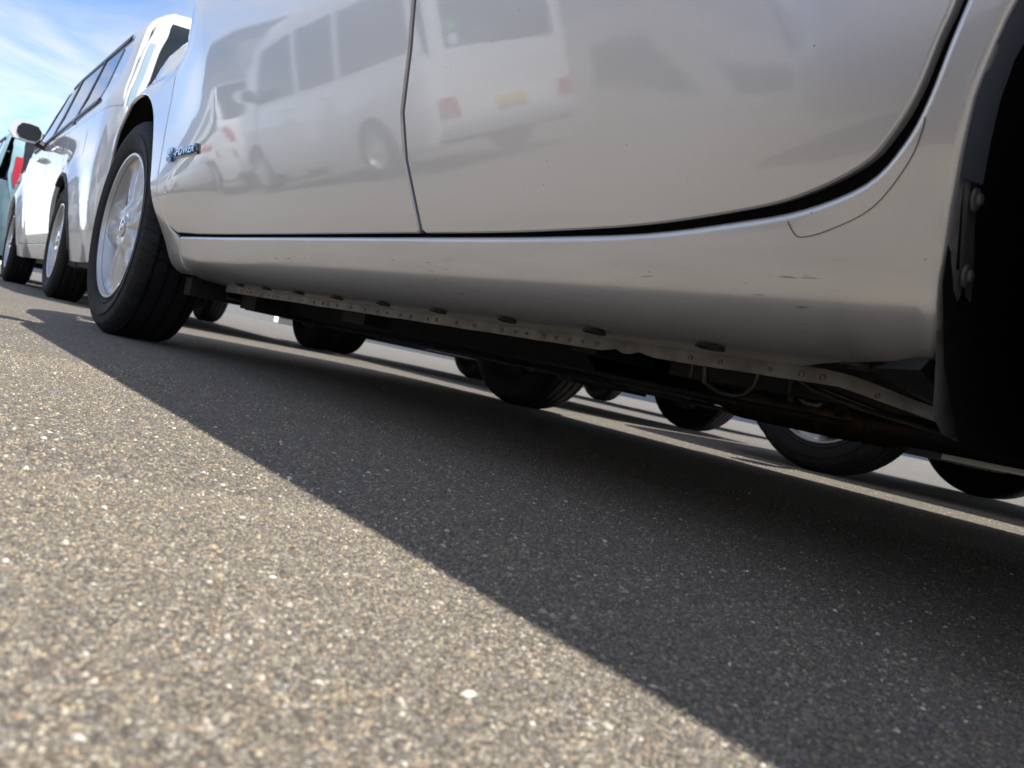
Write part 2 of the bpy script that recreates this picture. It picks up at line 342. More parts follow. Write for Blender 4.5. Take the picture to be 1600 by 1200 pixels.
# ------------------------------------------------------------------ wheels
def wheel(parent, x, y, R=.303, rim=.205, wid=.185, side=-1, style='twin', steer=0.):
    """side=-1: outer face towards -Y"""
    o = -side; h = wid/2; g = rim
    m = MB(); sp = 5 if style == 'twin' else 7
    # barrel and lip
    m.lathe([(side*(h-.012), g*.995), (side*(h-.004), g*.985), (side*(h-.004), g*.955), (side*(h-.02), g*.93), (side*(h-.05), g*.90), (0, g*.86), (o*(h-.02), g*.95)], 56)
    m.lathe([(side*(h-.03), .001), (side*(h-.026), .045), (side*(h-.034), .066), (side*(h-.05), .075), (side*(h-.09), .075)], 28)
    # face: paired spokes with a valley between each pair, openings pressed deep
    nr, na = 22, 180; vs = []; deep = []
    for i in range(nr+1):
        rad = .030+(g*.965-.030)*i/nr
        for k in range(na):
            a = 2*PI*k/na; ph = ((a-.2+PI/sp) % (2*PI/sp))-PI/sp; x_ = abs(ph)*rad
            hw = (.036+.21*rad) if sp == 5 else (.018+.15*rad); edge = sst(hw-.004, hw+.006, x_)*sst(.068, .082, rad)*sst(g*.94, g*.90, rad)
            val = (1-sst(0, hw*.26, x_))*sst(.06, .10, rad)*sst(g*.97, g*.80, rad)*(.014 if sp == 5 else .0)
            rim_ = .010*sst(g*.86, g*.96, rad); hub = .012*sst(.085, .05, rad)
            d_ = .030+.014*sst(hw*.55, hw, x_)*(1-edge)-rim_-hub+val+.055*edge-.006*math.sin(PI*min(1, rad/g))
            vs.append((rad*math.sin(a), side*(h-d_), rad*math.cos(a))); deep.append(edge)
    fs = []; fd = []
    for i in range(nr):
        for k in range(na):
            q = (i*na+k, i*na+(k+1) % na, (i+1)*na+(k+1) % na, (i+1)*na+k)
            (fd if min(deep[t_] for t_ in q) > .35 else fs).append(q)
    kk = len(m.v); m.add(vs, fs, 0, True); m.f += [tuple(t_+kk for t_ in q) for q in fd]; m.m += [1]*len(fd); m.sm += [True]*len(fd)
    w = m.build('wheel', [ALLOY, OPENSHADE], parent, (x, y, R), angle=60)
    # tyre, flattened a little where it stands
    t = MB(); d = R-rim
    pr = [(side*(h-.016), g*.93), (side*(h-.010), g*1.0), (side*(h-.003), g+.006), (side*(h+.001), g+.012), (side*(h-.001), g+.016), (side*(h+.005), g+d*.35), (side*(h+.006), g+d*.5), (side*(h+.003), g+d*.52), (side*(h+.003), g+d*.66),
          (side*(h-.004), g+d*.82), (side*(h-.014), g+d*.93), (side*(h-.026), R-.002)]
    tr = []
    for yy in (-.055, -.018, .018, .055):
        tr += [(-side*(-yy)*0+yy*-side*-1-.0045, R), (yy*-side*-1-.0035, R-.0075), (yy*-side*-1+.0035, R-.0075), (yy*-side*-1+.0045, R)]
    tr = sorted(tr, key=lambda q: q[0]*o); pr += tr
    pr += [(o*(h-.026), R-.002), (o*(h-.014), g+d*.93), (o*(h-.002), g+d*.7), (o*(h+.004), g+d*.4), (o*(h-.01), g), (o*(h-.016), g*.93)]
    t.lathe(pr, 72)
    for i, v in enumerate(t.v):
        if v[2] < -(R-.004): t.v[i] = (v[0], v[1]*1.02, -(R-.0006))
    ty = t.build('tyre', RUBBER, w)
    b = MB(); b.lathe([(side*.02, .02), (side*.03, .13), (side*.02, .135), (side*.01, .02)], 36); b.box((0.09, side*.03, .06), (.05, .05, .13)); b.build('brake_disc', DISC, w)
    c = MB(); c.lathe([(side*(h-.008), .0005), (side*(h-.008), .024), (side*(h-.012), .030), (side*(h-.04), .034)], 24)
    for k in range(5):
        a = 2*PI*k/5; c.lathe([(side*(h-.014), .0005), (side*(h-.014), .007), (side*(h-.04), .008)], 8, c=(.052*math.sin(a), 0, .052*math.cos(a)))
    c.build('centre_cap', CHROME, w)
    if steer: w.rotation_euler = (0, 0, steer)
    return w

# ------------------------------------------------------------------ generic car
class Car:
    def __init__(s, name, label, cat, loc, paintm, group=None, flip=False, **k):
        s.root = empty(name, loc, flip); tag(s.root, label, cat, group)
        s.p = dict(wb=2.5, wid=1.68, xr=-.7, xf=3.25, zs=.20, zb=.93, tb=.22, ra=.345, R=.303, re=.45, ry=.26, seams=(.35, 1.1, 2.1), res=.12, low=.72, lowk=.268, twheel=.11, far=False, style='twin', rim=.2, wh=(0, 0, 0, 0), roofr=.10)
        s.p.update(k); s.m = paintm
        s.prof = s.p['prof']; s.smooth_profile(); s.p['H_in'] = float(s.bz.max())-.12
    def smooth_profile(s):
        P = [Vector(q[:2]) for q in s.prof]; s.pts = []; s.seg = {}
        n = len(P); K = 6
        for i in range(n-1):
            p0, p1, p2, p3 = P[max(i-1, 0)], P[i], P[i+1], P[min(i+2, n-1)]
            for k in range(K):
                t = k/K
                s.pts.append(.5*((2*p1)+(p2-p0)*t+(2*p0-5*p1+4*p2-p3)*t*t+(3*p1-p0-3*p2+p3)*t**3))
        s.pts.append(P[-1]); s.K = K
        s.top = sorted([(q.x, q.y) for q in s.pts], key=lambda a: a[0]); s.tx = np.array([a[0] for a in s.top]); s.tz = np.array([a[1] for a in s.top])
        s.bx = np.linspace(s.tx.min(), s.tx.max(), 200); s.bz = np.array([max(b for a, b in s.top if abs(a-x) < .04) if any(abs(a-x) < .04 for a, b in s.top) else np.interp(x, s.tx, s.tz) for x in s.bx])
    def ztop(s, x): return float(np.interp(x, s.bx, s.bz))
    def S(s, x, z):
        p = s.p; y = 0.
        if p.get('yprof') and z <= .93: y += p['yprof'](max(z, .2))
        elif z < p['low']: y += p['lowk']*(p['low']-z)**2
        elif z < p['zb']: y += .09*(z-p['low'])**2
        else: y += .09*(p['zb']-p['low'])**2
        if z > p['zb']: y += (z-p['zb'])*p['tb']*min(1, .35+(z-p['zb'])*4)
        for d in (x-p['xr'], p['xf']-x):
            if d < p['re']:
                q = min(1, (p['re']-max(d, -.0))/p['re']); y += p['ry']*(1-math.sqrt(max(0, 1-q*q)))
        t = s.ztop(x)-z; rr = p['roofr']
        if t < rr and z > .45:
            q = min(1., (rr-max(t, 0))/rr); y += rr*.9*(1-math.sqrt(max(0, 1-q*q)))
        if p.get('extra'): y += p['extra'](x, z)
        return y
    def L(s, x, z): return (x, s.S(x, z), z)
    def Rt(s, x, z): return (x, s.p['wid']-s.S(x, z), z)
    def T(s, u, v):
        u = min(max(u, 0), len(s.pts)-1.001); i = int(u); t = u-i; a, b = s.pts[i], s.pts[i+1]; P = a.lerp(b, t)
        i0, i1 = max(i-1, 0), min(i+2, len(s.pts)-1); d = (s.pts[i1]-s.pts[i0]).normalized(); nr = Vector((-d.y, d.x))
        y0 = s.S(P.x, P.y+.0); w = s.p['wid']-2*y0; c = s.p.get('crown', .05)*(1-abs(2*v-1)**2.4)
        return (P.x+nr.x*c, y0+w*v, P.y+nr.y*c)
    def arch(s, cx, z0, up=True, ra=None):
        ra = ra or s.p['ra']; R = s.p['R']; o = []
        a0 = math.asin(max(-1, min(1, (z0-R)/ra)))
        for k in range(15):
            a = PI-a0-(PI-2*a0)*k/14; o.append((cx+ra*math.cos(a), R+ra*math.sin(a)))
        return o            # from rear side over the top to front side
    def build(s):
        p = s.p; rt = s.root; res = p['res']; zs, zb = p['zs'], p['zb']; xa, xb, xc = p['seams']; wb = p['wb']; g = .004
        zt = s.ztop
        def topline(x0, x1, cap=None, n=8):
            return [(x0+(x1-x0)*k/n, min(zt(x0+(x1-x0)*k/n)-.001, cap or 9)) for k in range(n+1)]
        def rearq():
            xr = p['xr']+.002; a = s.arch(0, zs)
            b = [(xr+.06, zs+.02), (xr, zs+.15)]
            q = [(a[0][0], zs)]+[(xr+.05, zs+.01)]+[(xr, zs+.14), (xr, zb-.1 if p.get('box') else zb-.3)]
            q += [t_ for t_ in topline(xr+.02, xa-g, zb)]
            q += [(xa-g, p['R']+.05)] if xa < p['ra'] else [(xa-g, zs)]
            arc = [t_ for t_ in a[::-1] if t_[0] < xa-g-.01 or xa > p['ra']]
            return q+arc
        def fend():
            xf = p['xf']-.002; a = s.arch(wb, zs)
            q = [(xc+g, zs)]+a+[(xf-.08, zs), (xf-.01, zs+.12), (xf, zs+.28)]
            q += topline(xf-.015, xc+g, zb, 10); return q
        def door(x0, x1): return [(x0+g, zs+.10), (x1-g, zs+.10), (x1-g, zb), (x0+g, zb)]
        def rock():
            return [(max(p['ra']+.01, xa if xa > p['ra'] else 0), zs), (xc-g, zs), (xc-g, zs+.094), (max(p['ra']+.01, xa), zs+.094)]
        for sd, f, sg in ((0, s.L, -1), (1, s.Rt, 1)):
            if sd == 1 and p.get('rightlite'): rs = .2
            else: rs = res
            if not (sd == 0 and p.get('custom')):
                panel('rear_quarter_panel', rearq(), f, s.m, rt, rs, sgn=-sg*-1 if False else (1 if sd == 0 else -1))
                panel('front_fender', fend(), f, s.m, rt, rs, sgn=(1 if sd == 0 else -1))
                x0 = xa if xa > p['ra'] else xa
                pd = door(xa, xb)
                if xa < p['ra']+.02:
                    pd = [(p['ra']+.06, zs+.10), (xb-g, zs+.10), (xb-g, zb), (xa+g, zb), (xa+g, zs+.45), (p['ra']*.85+g+.02, zs+.36)]
                d1 = panel('rear_door', pd, f, s.m, rt, rs, sgn=(1 if sd == 0 else -1))
                d2 = panel('front_door', door(xb, xc), f, s.m, rt, rs, sgn=(1 if sd == 0 else -1))
                panel('sill_panel', rock(), f, s.m, rt, rs, sgn=(1 if sd == 0 else -1), off=.003)
                if not p['far']:
                    for dd, hx in ((d1, xa+.12), (d2, xb+.12)):
                        y = s.S(hx, zb-.1); y = y if sd == 0 else p['wid']-y; yo = -1 if sd == 0 else 1
                        h = MB(); h.tube([(hx, y, zb-.1), (hx+.01, y+yo*.03, zb-.1), (hx+.17, y+yo*.03, zb-.098), (hx+.18, y, zb-.1)], [.012, .011, .011, .012], 8)
                        h.build('handle', s.m if not p.get('darkhandle') else TRIM, dd)
            # greenhouse side
            gl = []
            x0, x1 = p['green']
            gh = [(x0, zb+.001), (x1, zb+.001)]
            tl = [(x1+(x0-x1)*k/14, zt(x1+(x0-x1)*k/14)-.001) for k in range(1, 14)]
            panel('window_surround', gh+[q for q in tl if q[1] > zb+.02], f, s.m, rt, rs, sgn=(1 if sd == 0 else -1))
            if p.get('custom'): panel('belt_slit_cover', [(x0+.05, zb-.028), (x1-.02, zb-.028), (x1-.02, zb+.022), (x0+.05, zb+.022)], f, TRIM, rt, .1, sgn=(1 if sd == 0 else -1), off=.005, r=.002, depth=.012)  # strip added to stop sun leaking through the slit at belt height
            for wn in p['windows']:
                panel('side_window', wn, f, GLASS, rt, max(rs, .1), sgn=(1 if sd == 0 else -1), off=.004, r=.002, depth=.003)
            if p.get('trims') and sd == 0:
                for wn in p['trims']: panel('window_trim', wn, f, TRIM, rt, .15, sgn=1, off=.009, r=.002, depth=.006)
            # mirror
            mx_, mz = p.get('mirror', (xc-.12, zb+.06)); y = s.S(mx_, mz); y = y if sd == 0 else p['wid']-y; yo = -1 if sd == 0 else 1
            m = MB(); n = 10; rings = []
            for i, (dx, sc_) in enumerate(((.075, .35), (.06, .75), (.03, .95), (-.01, 1.), (-.035, .97))):
                for k in range(n):
                    a = 2*PI*k/n+.3; ca, sa = math.cos(a), math.sin(a); e = 3.2
                    rr = (abs(ca)**e+abs(sa)**e)**(-1/e); rings.append((mx_+dx, y+yo*(.135+rr*ca*.105*sc_), mz+.05+rr*sa*.070*sc_))
            m.add(rings, [(i*n+k, i*n+(k+1) % n, (i+1)*n+(k+1) % n, (i+1)*n+k) for i in range(4) for k in range(n)]+[tuple(range(n))], 0, True)
            m.add([rings[4*n+k] for k in range(n)], [tuple(range(n))], 0)
            cy_ = y+yo*.115; gl_ = [(mx_-.037, cy_+(q_[1]-(y+yo*.135))*.74, mz+.05+(q_[2]-mz-.05)*.84) for q_ in rings[4*n:5*n]]
            m.prism(gl_, (-.004, 0, 0), 1)
            m.tube([(mx_, y+yo*-.01, mz-.02), (mx_+.01, y+yo*.06, mz+.0)], .028, 8, 1)
            m.build('door_mirror', [s.m, TRIM], rt)
        # top skin
        K = s.K; names = [q[2] for q in s.prof]
        i = 0
        while i < len(names)-1:
            j = i
            while j+1 < len(names)-1 and names[j+1] == names[i]: j += 1
            u0, u1 = i*K, (j+1)*K; nm = names[i]
            poly = [(u0/8., 0), (u1/8., 0), (u1/8., 1), (u0/8., 1)]
            mt = {'glass': GLASS}.get(nm, s.m)
            ff = lambda a, b: s.T(a*8., b)
            if nm.startswith('windscreen') or nm.startswith('rear_window'):
                panel(nm, poly, ff, s.m, rt, .15, sgn=1, r=.002).name = nm+'_frame'
                mg = p.get('wmargin', .07)
                panel(nm, [((u0+.5)/8., mg), ((u1-.5)/8., mg), ((u1-.5)/8., 1-mg), ((u0+.5)/8., 1-mg)], ff, GLASS, rt, .15, sgn=1, off=.006, r=.002, depth=.003)
            else: panel(nm, poly, ff, s.m, rt, .15, sgn=1, r=.002, depth=.004)
            i = j+1
        # wheels and arches
        y1 = p['twheel']; wd_ = p['wid']
        s.wheels = []
        for x in (0, wb):
            for sd in (-1, 1):
                y = y1 if sd < 0 else wd_-y1
                s.wheels.append(wheel(rt, x, y, R=p['R'], rim=p['rim'], side=sd, style=p['style'], steer=(p.get('steer', 0) if x > 0 else 0)))
                if not (p.get('custom') and sd < 0):
                    a = MB(); o = -sd; n = 20; vs = []
                    yy0 = s.S(x, p['R']+.3)+.045; yy0 = yy0 if sd < 0 else wd_-yy0
                    for ys in (yy0, yy0+o*.30):
                        for k in range(n+1):
                            aa = -.30+(PI+.6)*k/n; rad = p['ra']+.006; vs.append((x+rad*math.cos(aa), ys, p['R']+rad*math.sin(aa)*1.0))
                    a.add(vs, [(k, k+1, n+2+k, n+1+k) for k in range(n)], 0, True)
                    a.add(vs[n+1:], [tuple(range(n+1))], 0)
                    a.build('wheel_arch_liner', LINER, rt)
        # underside
        u = MB(); u.box(((p['xr']+p['xf'])/2+.02, wd_/2, zs+.10), (p['xf']-p['xr']-.45, wd_-.5, .03))
        u.box(((p['ra']+wb-p['ra'])/2, .19, zs+.07), (wb-2*p['ra']-.05, .09, .12)); u.box(((p['ra']+wb-p['ra'])/2, wd_-.19, zs+.07), (wb-2*p['ra']-.05, .09, .12))
        u.box((0, wd_/2, zs+.06), (.10, wd_-.35, .09)); u.box((wb, wd_/2, zs+.02), (.30, wd_-.6, .10)); u.box((wb+.35, wd_/2, zs+.04), (.2, 1.0, .1))
        u.box((wb*.5, wd_/2, zs+.05), (wb*.75, .20, .08)); u.box((.55, wd_/2, zs+.03), (.6, .95, .12)); u.build('underbody', UNDER, rt)
        if p.get('flange', True) and not p.get('custom'):
            for yy in (.165, wd_-.165):
                fl = MB(); fl.box(((p['ra']+wb-p['ra'])/2, yy, zs-.008), (wb-2*p['ra']-.06, .005, .03)); fl.build('sill_seam', s.m, rt)
        inn = MB(); inn.box(((p['xr']+p['xf'])/2, wd_/2, (zs+.12+zb)/2+.02), (p['xf']-p['xr']-.5, .5 , zb-zs-.12)); 
        for xx0, xx1 in ((p['ra']+.04, wb-p['ra']-.04),): inn.box(((xx0+xx1)/2, wd_/2, (zs+.13+zb)/2), (xx1-xx0, wd_-.20, zb-zs-.16))
        x0, x1 = p['green']
        inn.box(((x0+x1)/2-.05, wd_/2, (zb+p['H_in'])/2-.02), (max(.5, (x1-x0)-1.3), wd_-.62, p['H_in']-zb+.12)); inn.box(((wb-.7)/2, wd_/2, zb-.04), (wb-.1, wd_-.20, .16))  # boxes added out of sight to block stray sun through the belt gap
        inn.build('inner_block', TRIM, rt)
        return s

def at_rear(c, name, u, v, du, dv, mat, off=.008, depth=.02, parent=None):
    """a lamp, plate or sticker laid on the top skin round (u,v), u in profile steps, v across"""
    e = .25; a = 8.
    pl = [(u-du, v-dv), (u+du, v-dv), (u+du, v+dv), (u-du, v+dv)]
    return panel(name, [(q[0]/a, q[1]) for q in pl], lambda x, y: c.T(x*a, y), mat, parent or c.root, .2, .004, depth, off, 1)
def at_side(c, name, poly, mat, off=.006, left=True, depth=.012):
    return panel(name, poly, c.L if left else c.Rt, mat, c.root, .1, .004, depth, off, 1 if left else -1)

# ================================================================== GROUND
g = bpy.data.meshes.new('ground'); g.from_pydata([(-400, -400, 0), (400, -400, 0), (400, 400, 0), (-400, 400, 0)], [], [(0, 1, 2, 3)]); g.materials.append(ASPH)
go = link('ground', g); go['kind'] = 'structure'; go['label'] = 'fine grained grey brown asphalt of the car park'

# painted bay line reflected and seen under the cars is not visible: none is built

def grains():
    """the stone chips that stand proud of the asphalt close to the lens"""
    rng = np.random.default_rng(3)
    cx, cy = .101, -.505
    tot = []
    def band(n, r0, r1, a0, a1, s0, s1):
        r = np.sqrt(rng.uniform(r0*r0, r1*r1, n)); a = rng.uniform(a0, a1, n)
        s = rng.uniform(0, 1, n)**2.2*(s1-s0)+s0
        return np.stack([cx+r*np.cos(a), cy+r*np.sin(a), s], 1)
    a0, a1 = yaw-.62, yaw+.62
    def fade(n):
        r = 1.25+2.2*rng.uniform(0, 1, n)**1.4; a = rng.uniform(a0, a1, n); s = rng.uniform(0, 1, n)**2*.0011+.0011
        return np.stack([cx+r*np.cos(a), cy+r*np.sin(a), s], 1)
    P = np.concatenate([band(58000, .14, .62, a0, a1, .0005, .00145), band(80000, .55, 1.5, a0, a1, .0008, .0018), fade(42000), band(700, .16, 1.0, a0, a1, .0018, .0026)])
    n = len(P)
    base = np.array([(1, 0, 0), (0, 1, 0), (-1, 0, 0), (0, -1, 0), (0, 0, 1), (.7, .7, -.35), (-.7, -.7, -.35)], float)
    faces = np.array([(0, 1, 4), (1, 2, 4), (2, 3, 4), (3, 0, 4)])
    base = base[:5]
    th = rng.uniform(0, 2*PI, n); st = rng.uniform(.65, 1.45, n); hh = rng.uniform(.35, .95, n)
    jit = 1+rng.uniform(-.28, .28, (n, 5, 1))
    B = base[None]*jit; X = B[:, :, 0]*st[:, None]; Y = B[:, :, 1]/st[:, None]; Z = B[:, :, 2]*hh[:, None]
    Z[:, 4] *= 1.; X[:, 4] += rng.uniform(-.35, .35, n); Y[:, 4] += rng.uniform(-.35, .35, n)
    # double ring: top is a plateau rather than a spike
    c, s = np.cos(th)[:, None], np.sin(th)[:, None]
    sc_ = P[:, 2][:, None]
    vx = P[:, 0][:, None]+(X*c-Y*s)*sc_; vy = P[:, 1][:, None]+(X*s+Y*c)*sc_; vz = Z*sc_*1.0-.0001
    mid = np.stack([vx[:, :4]*.55+P[:, 0][:, None]*.45, vy[:, :4]*.55+P[:, 1][:, None]*.45, np.repeat(hh[:, None]*sc_*.85, 4, 1)*(1+rng.uniform(-.15, .15, (n, 4)))], 2)
    low = np.stack([vx[:, :4], vy[:, :4], vz[:, :4]], 2); apex = np.stack([P[:, 0]+0*th, P[:, 1], hh*P[:, 2]*.98], 1)[:, None]
    V = np.concatenate([low, mid, apex], 1)      # 9 verts
    fc = []
    for k in range(4):
        l = (k+1) % 4; fc += [(k, 4+l, 4+k), (k, l, 4+l), (4+k, 4+l, 8)]
    fc = np.array(fc); Fa = (fc[None]+np.arange(n)[:, None, None]*9).reshape(-1, 3)
    V = V.reshape(-1, 3)[:, [1, 0, 2]]; Fa = Fa[:, ::-1]
    me = bpy.data.meshes.new('stone_chips'); me.vertices.add(len(V)); me.vertices.foreach_set('co', V.astype(np.float32).ravel())
    me.loops.add(Fa.size); me.loops.foreach_set('vertex_index', Fa.astype(np.int32).ravel()); me.polygons.add(len(Fa))
    me.polygons.foreach_set('loop_start', np.arange(0, Fa.size, 3, dtype=np.int32)); me.polygons.foreach_set('use_smooth', np.ones(len(Fa), bool))
    me.update(calc_edges=True)
    pal = np.array([(.13, .112, .09), (.18, .157, .125), (.26, .225, .175), (.20, .195, .18), (.38, .315, .215), (.32, .225, .145), (.48, .44, .37), (.72, .70, .66), (.34, .20, .13)])
    pk = rng.choice(len(pal), n, p=[.24, .23, .18, .13, .10, .055, .05, .008, .007]); pk[-700:] = rng.choice([7, 6, 4, 3], 700, p=[.12, .3, .33, .25])
    colr = pal[pk]*rng.uniform(.8, 1.2, (n, 1))*np.array([1.03, 1., .92]); colr = np.repeat(np.concatenate([colr, np.ones((n, 1))], 1), 9, 0)
    at = me.color_attributes.new('tone', 'FLOAT_COLOR', 'POINT'); at.data.foreach_set('color', colr.astype(np.float32).ravel())
    me.materials.append(GRAIN); o = link('stone_chips', me); tag(o, 'loose and bedded stone chips of many colours in the asphalt', 'stone chips', kind='stuff')
grains()

# ================================================================== SILVER CAR
def natural(xs, ys):
    n = len(xs); h = np.diff(xs); A = np.eye(n); b = np.zeros(n)
    for i in range(1, n-1):
        A[i, i-1] = h[i-1]; A[i, i] = 2*(h[i-1]+h[i]); A[i, i+1] = h[i]; b[i] = 6*((ys[i+1]-ys[i])/h[i]-(ys[i]-ys[i-1])/h[i-1])
    M_ = np.linalg.solve(A, b)
    def f(x):
        i = int(min(max(np.searchsorted(xs, x)-1, 0), n-2)); d = h[i]; a = (xs[i+1]-x)/d; c = (x-xs[i])/d
        return a*ys[i]+c*ys[i+1]+((a**3-a)*M_[i]+(c**3-c)*M_[i+1])*d*d/6
    return f
YK = natural(np.array([.20, .25, .29, .34, .40, .46, .54, .60, .66, .72, .78, .85, .93]), np.array([.08085, .06658, .05548, .04186, .02587, .01059, -.00848, -.02219, -.03462, -.04377, -.0482, -.04692, -.03967]))
PROFS = [(-.60, .25, 'rear_bumper'), (-.68, .45, 'rear_bumper'), (-.665, .70, 'tailgate'), (-.60, .98, 'rear_window'), (-.42, 1.30, 'rear_window'), (-.30, 1.42, 'roof'), (.3, 1.495, 'roof'), (1.1, 1.50, 'roof'),
         (1.72, 1.42, 'windscreen'), (2.2, 1.17, 'windscreen'), (2.62, .975, 'bonnet'), (2.95, .90, 'bonnet'), (3.22, .78, 'front_bumper'), (3.38, .60, 'front_bumper'), (3.42, .42, 'front_bumper'), (3.36, .24, 'end')]
def flare(x, z):
    # the skin swells outwards to both wheel arches and the bonnet sides lean in above the shoulder
    y0 = YK(min(max(z, .2), .93)); h = sst(.25, .43, z); t = .004
    o = (t-y0)*h*sst(.80, .40, math.hypot(x-2.6, z-.303))*sst(.86, .72, z)
    o += (t-y0)*h*.4*sst(.70, .38, math.hypot(x, z-.303))*sst(.86, .72, z)
    q = max(0, z-.66); o += (.85*q*q/(q+.03))*sst(1.95, 2.45, x)+.05*sst(2.6, 3.1, x)*sst(.58, .72, z)+.40*max(0, x-2.70)**2*sst(.25, .4, z)
    return o
S_ = Car('silver_hatchback', 'silver metallic hatchback seen from beside its rear wheel arch, badge on the front door', 'car', (0, 0, 0), SILVER,
         prof=PROFS, wb=2.6, wid=1.695, xr=-.68, xf=3.42, zs=.2, zb=.93, seams=(.0, 1.09, 2.2), green=(-.55, 2.35), custom=True, res=.10, extra=flare, yprof=YK, rim=.208, twheel=.105, steer=.02, flange=False, crown=.035,
         windows=[[(.02, .96), (1.02, .955), (1.02, 1.38), (.15, 1.34)], [(1.12, .955), (2.1, .965), (1.68, 1.34), (1.12, 1.38)], [(-.42, 1.0), (-.06, .97), (.05, 1.30)]])
S_.build()
sr = S_.root
# lower skin: door surface down to the sill, then round under it to the seam flange
tp = [(.196, .165, .1888), (.1995, .138, .1920), (.203, .118, .1945), (.206, .1085, .1970), (.214, .0915, .2045), (.223, .0795, .2150), (.235, .0700, .2315), (.25, .0640, .2495), (.268, .0592, .268), (.285, .0553, .285), (.30, .0525, .300), (.33, YK(.33), .33), (.36, YK(.36), .36), (.42, YK(.42), .42)]
tp = [(.184, .235, .181)]+tp
TA = np.array(tp)
fy, fz = natural(TA[:, 0], TA[:, 1]), natural(TA[:, 0], TA[:, 2])
def skin(x, t):
    if t >= .42: return S_.L(x, t)
    if t > .36: return (x, S_.S(x, t), t)
    e = S_.S(x, max(t, .25))-YK(max(t, .25))
    return (x, fy(t)+e, fz(t))
def doorskin(x, z): return S_.L(x, z)
def smooth_poly(pts, k=4):
    o = []; n = len(pts)
    for i in range(n-1):
        p0, p1, p2, p3 = [Vector(pts[j]) for j in (max(i-1, 0), i, i+1, min(i+2, n-1))]
        for q in range(k):
            t = q/k; v = .5*((2*p1)+(p2-p0)*t+(2*p0-5*p1+4*p2-p3)*t*t+(3*p1-p0-3*p2+p3)*t**3); o.append((v.x, v.y))
    o.append(tuple(pts[-1])); return o
edge_d = smooth_poly([(1.040, .2852), (.92, .2850), (.795, .2864), (.6521, .2909), (.5414, .3001), (.4808, .3093), (.4291, .3275), (.4068, .3471), (.391, .3724), (.3793, .4066), (.3713, .4292), (.352, .50), (.305, .585), (.225, .675), (.12, .755), (.045, .82), (.01, .925)])
rd = panel('rear_door', edge_d+[(1.03, .925), (1.035, .80), (1.056, .60), (1.070, .5138), (1.090, .4397), (1.083, .3798), (1.0497, .2894)], doorskin, SILVER, sr, .03, r=.0030, depth=.008, sgn=1, estep=.012)
fd_f = smooth_poly([(2.150, .2885), (2.195, .305), (2.2235, .345), (2.2350, .40), (2.2400, .4632), (2.247, .52), (2.2486, .5716), (2.235, .64), (2.20, .70), (2.165, .78), (2.15, .925)])
fdr = panel('front_door', [(1.0597, .2852), (1.5, .2850), (2.0, .2858)]+fd_f+[(1.038, .925), (1.043, .80), (1.064, .60), (1.078, .5138), (1.098, .4397), (1.091, .3798), (1.0577, .2900)], doorskin, SILVER, sr, .03, r=.0030, depth=.008, sgn=1, estep=.012)
# rear quarter with the sill in one pressing
edge_q = smooth_poly([(2.150, .2810), (1.7, .2808), (1.2, .2808), (.92, .2808), (.79, .2815), (.6464, .2845), (.5395, .2935), (.4785, .3015), (.4265, .3175), (.3998, .3410), (.3845, .3685), (.3731, .4040), (.3660, .4265), (.344, .497), (.298, .58), (.219, .667), (.113, .747), (.037, .815), (.002, .925)])
arc_q = [(-.45, .925), (-.60, .80), (-.66, .55), (-.66, .40), (-.40, .36), (-.345, .40)]
arcr = [(.355*math.cos(a), .303+.36*math.sin(a)) for a in [PI*.93-k*(PI*.93-.30)/12 for k in range(13)]]
arcr = [(-.33, .42)]+arcr+[(.3441, .3938), (.3528, .3646), (.3577, .3336), (.3625, .2975), (.3651, .2558), (.3645, .225), (.3715, .2035)]
panel('rear_quarter_panel', edge_q+arc_q+arcr[1:]+[(.44, .1960), (.52, .1890), (1.0, .1890), (1.6, .1890), (2.10, .1890), (2.146, .1960)], skin, SILVER, sr, .03, r=.007, depth=.010, sgn=1, estep=.010)
# fender: one sheet from the sill seam over the arch to the nose
farc = smooth_poly([(2.235, .205), (2.262, .25), (2.280, .3106), (2.298, .39), (2.332, .4687), (2.3985, .580), (2.48, .640), (2.578, .668), (2.69, .664), (2.79, .62), (2.87, .53), (2.92, .41), (2.94, .30), (2.93, .22)])
ff_b = [(2.153, .925), (2.169, .78), (2.2045, .70), (2.2395, .64), (2.2525, .5716), (2.251, .52), (2.2440, .4632), (2.239, .40), (2.2275, .345), (2.199, .300), (2.1525, .2820)]
topf = [(3.42-.018, .50), (3.36, .62), (3.22, .775)]+[(x, min(S_.ztop(x)-.001, .93)) for x in (3.1, 2.95, 2.8, 2.62)]+[(2.45, .93)]
panel('front_fender', [(2.1505, .2035)]+farc+[(3.2, .22), (3.36, .26), (3.41, .40)]+topf+ff_b, skin, SILVER, sr, .03, r=.004, depth=.004, sgn=1, estep=.012)
# black sheet added behind the shut lines, its colour standing in for gap shade
bk = MB()
for (xa_, xb_, z0, z1, ad) in ((.36, 2.22, .262, .46, .0115), (.36, 2.24, .46, .93, .0115), (.05, .36, .60, .93, .0115)):
    vs = []; n = 24
    for i in range(n+1):
        x = xa_+(xb_-xa_)*i/n
        for j in range(5):
            z = z0+(z1-z0)*j/4; vs.append((x, S_.S(x, z)+ad, z))
    bk.add(vs, [(i*5+j, i*5+j+1, (i+1)*5+j+1, (i+1)*5+j) for i in range(n) for j in range(4)], 0, True)
bk.build('shut_line_backing', pmat('gap_shade', (.006, .006, .006), .9, spec=.1), sr)
